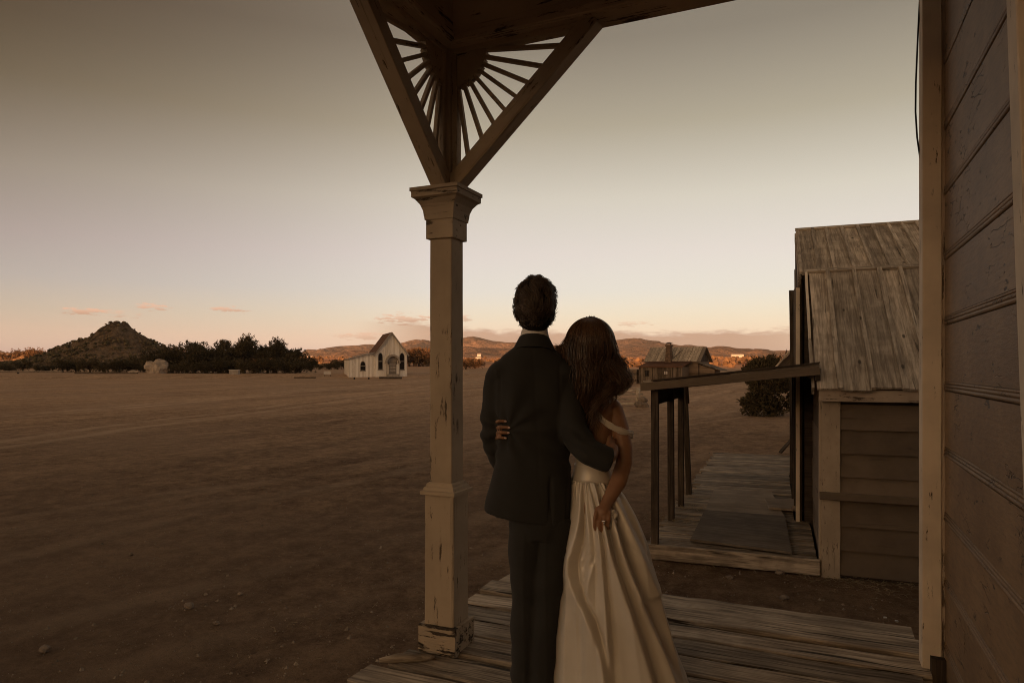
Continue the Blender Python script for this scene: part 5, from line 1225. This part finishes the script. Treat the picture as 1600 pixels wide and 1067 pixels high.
# guides: photo points (column, row, depth) from crown to tip
GD = [ # left side, hanging behind his arm
 [(920, 499, 3.0), (900, 515, 2.96), (887, 545, 2.95), (890, 580, 2.945), (899, 610, 2.93), (906, 640, 2.915), (908, 672, 2.905)],
 [(921, 498, 2.99), (906, 512, 2.94), (896, 545, 2.92), (899, 585, 2.905), (910, 620, 2.90), (916, 655, 2.895), (914, 690, 2.89)],
 [(922, 497, 2.98), (912, 512, 2.925), (906, 545, 2.90), (906, 580, 2.885), (917, 612, 2.88), (920, 645, 2.88), (926, 684, 2.885)],
 [(923, 497, 2.97), (919, 512, 2.915), (915, 545, 2.89), (918, 580, 2.875), (926, 610, 2.87), (924, 640, 2.87), (930, 664, 2.885)],
 # middle back, curling at shoulder height
 [(924, 497, 2.97), (928, 512, 2.915), (926, 545, 2.885), (924, 575, 2.87), (936, 600, 2.86), (934, 625, 2.86), (926, 640, 2.87)],
 [(925, 497, 2.97), (936, 514, 2.92), (938, 545, 2.89), (934, 572, 2.875), (944, 594, 2.865), (950, 612, 2.865), (940, 628, 2.87)],
 # right side: bouncing curls
 [(926, 497, 2.98), (944, 516, 2.935), (950, 545, 2.91), (946, 566, 2.895), (958, 582, 2.885), (968, 598, 2.885), (958, 612, 2.89), (948, 606, 2.895)],
 [(927, 498, 2.99), (950, 522, 2.955), (957, 548, 2.935), (956, 562, 2.92), (967, 573, 2.91), (977, 591, 2.91), (970, 606, 2.915), (962, 602, 2.92)],
 [(928, 499, 3.0), (952, 528, 2.985), (957, 550, 2.965), (964, 560, 2.945), (972, 570, 2.935), (968, 579, 2.93), (979, 596, 2.93), (971, 608, 2.93), (966, 604, 2.935)],
 [(926, 498, 2.98), (946, 520, 2.94), (953, 548, 2.92), (950, 566, 2.905), (960, 588, 2.89), (962, 610, 2.885), (952, 622, 2.89), (942, 616, 2.895)],
 # face side, left front, blown out
 [(919, 500, 3.01), (897, 520, 3.0), (883, 545, 3.0), (878, 565, 3.0), (886, 590, 2.99), (894, 615, 2.98)],
]
GD2 = []
for a_, b_ in zip(GD, GD[1:]):
    n_ = max(len(a_), len(b_)); sa, sb = spline([L(*p) for p in a_], 26), spline([L(*p) for p in b_], 26)
    GD2 += [sa, [(p+q)/2 for p, q in zip(sa, sb)]]
GD2.append(spline([L(*p) for p in GD[-1]], 26)); GD2.pop(-2)
for gi, base in enumerate(GD2):
    for _ in range(120):
        sp = r.gauss(0, 1), r.gauss(0, 1), r.gauss(0, 1); ph = r.gauss(0, .35); am = r.uniform(.8, 1.2)*.0145; fr = 2.3 + .25*math.sin(gi*2.1); 
        cut = r.randint(20, 26); pts = []
        for k in range(cut):
            f = k/25; wd = .006 + .0065*sstep(f, .05, .5) - .003*sstep(f, .7, 1)
            p = base[k] + Vector((sp[0]*wd, sp[1]*wd*.7, sp[2]*wd*.6 if f > .4 else sp[2]*.003))
            wv = am*sstep(f, .25, .7)*(.45 if gi > 10 else 1.0); p += Vector((math.sin(ph + gi*.28 + f*fr*6.28)*wv*1.5, math.cos(ph + gi*.28 + f*fr*6.28)*wv*1.2, 0))
            # keep outside the skull
            q = p - hc; e = math.sqrt((q.x/.107)**2 + (q.y/.116)**2 + ((q.z-.010)/.116)**2)
            if e < 1: p = hc + Vector((q.x/e, q.y/e, (q.z-.010)/e + .010))
            pts.append(p)
        cur.append(pts)
# fill hair over the crown between the guides
for _ in range(1500):
    a = r.uniform(R_(150), R_(400)); top = hc + Vector((r.gauss(0, .010), r.gauss(-.01, .012), .118)); pts = []; ln = r.uniform(.55, 1.1); ph = r.uniform(0, 6)
    for k in range(14):
        f = k/13*ln; el = R_(90) - f*R_(112); d = Vector((math.cos(el)*math.cos(a + .12*math.sin(f*5+ph)), math.cos(el)*math.sin(a + .12*math.sin(f*5+ph)), math.sin(el)))
        rr = 1 + r.uniform(-.006, .012) + .05*sstep(f, .6, 1.1); pts.append(hc + Vector((d.x*.110*rr, d.y*.118*rr - .002, d.z*.117*rr + .010)))
    cur.append(pts)
# flyaway strands on the face side
for _ in range(110):
    x, y = r.uniform(868, 876), r.uniform(540, 556); b = [(900, 516+r.uniform(-4, 8), 2.99), (888, 530+r.uniform(-5, 6), 2.985), (880, 541+r.uniform(-4, 4), 2.98), (x, y, 2.98), (x-r.uniform(0, 8), y+r.uniform(-6, 6), 2.98)]
    cur.append(spline([L(*p) for p in b], 12))
# loose curls on her shoulder
for (x, y) in ((950, 622), (944, 628), (936, 634), (956, 618)):
    for _ in range(16):
        pts = []; rr0 = r.uniform(.018, .026)
        for k in range(16): a = 2.4 - k*.30; rr = rr0*(1 - k*.022); pts.append(L(x, y, 2.885) + Vector((math.cos(a)*rr + r.gauss(0, .0006), -.006 + .010*math.sin(a*.5), math.sin(a)*rr - .0008*k + r.gauss(0, .0006))))
        cur.append(pts)
strandset('hair_strands', M_hairw, hcore, cur, .00125)
# ================================================================== HAZE
hz = NT('thin_evening_haze'); hz.t.nodes.remove(hz.b)
pv = hz.n('ShaderNodeVolumePrincipled'); pv.inputs['Color'].default_value = (.84, .82, .80, 1); pv.inputs['Density'].default_value = 5e-5; pv.inputs['Anisotropy'].default_value = .1
hz.t.links.new(pv.outputs[0], hz.t.nodes['Material Output'].inputs['Volume'])
m = MB(); m.box((-6000, -6000, -60), (6000, 6000, 330)); tag(m.build('haze', hz.m), 'thin warm haze over the plain', None, None, 'stuff')
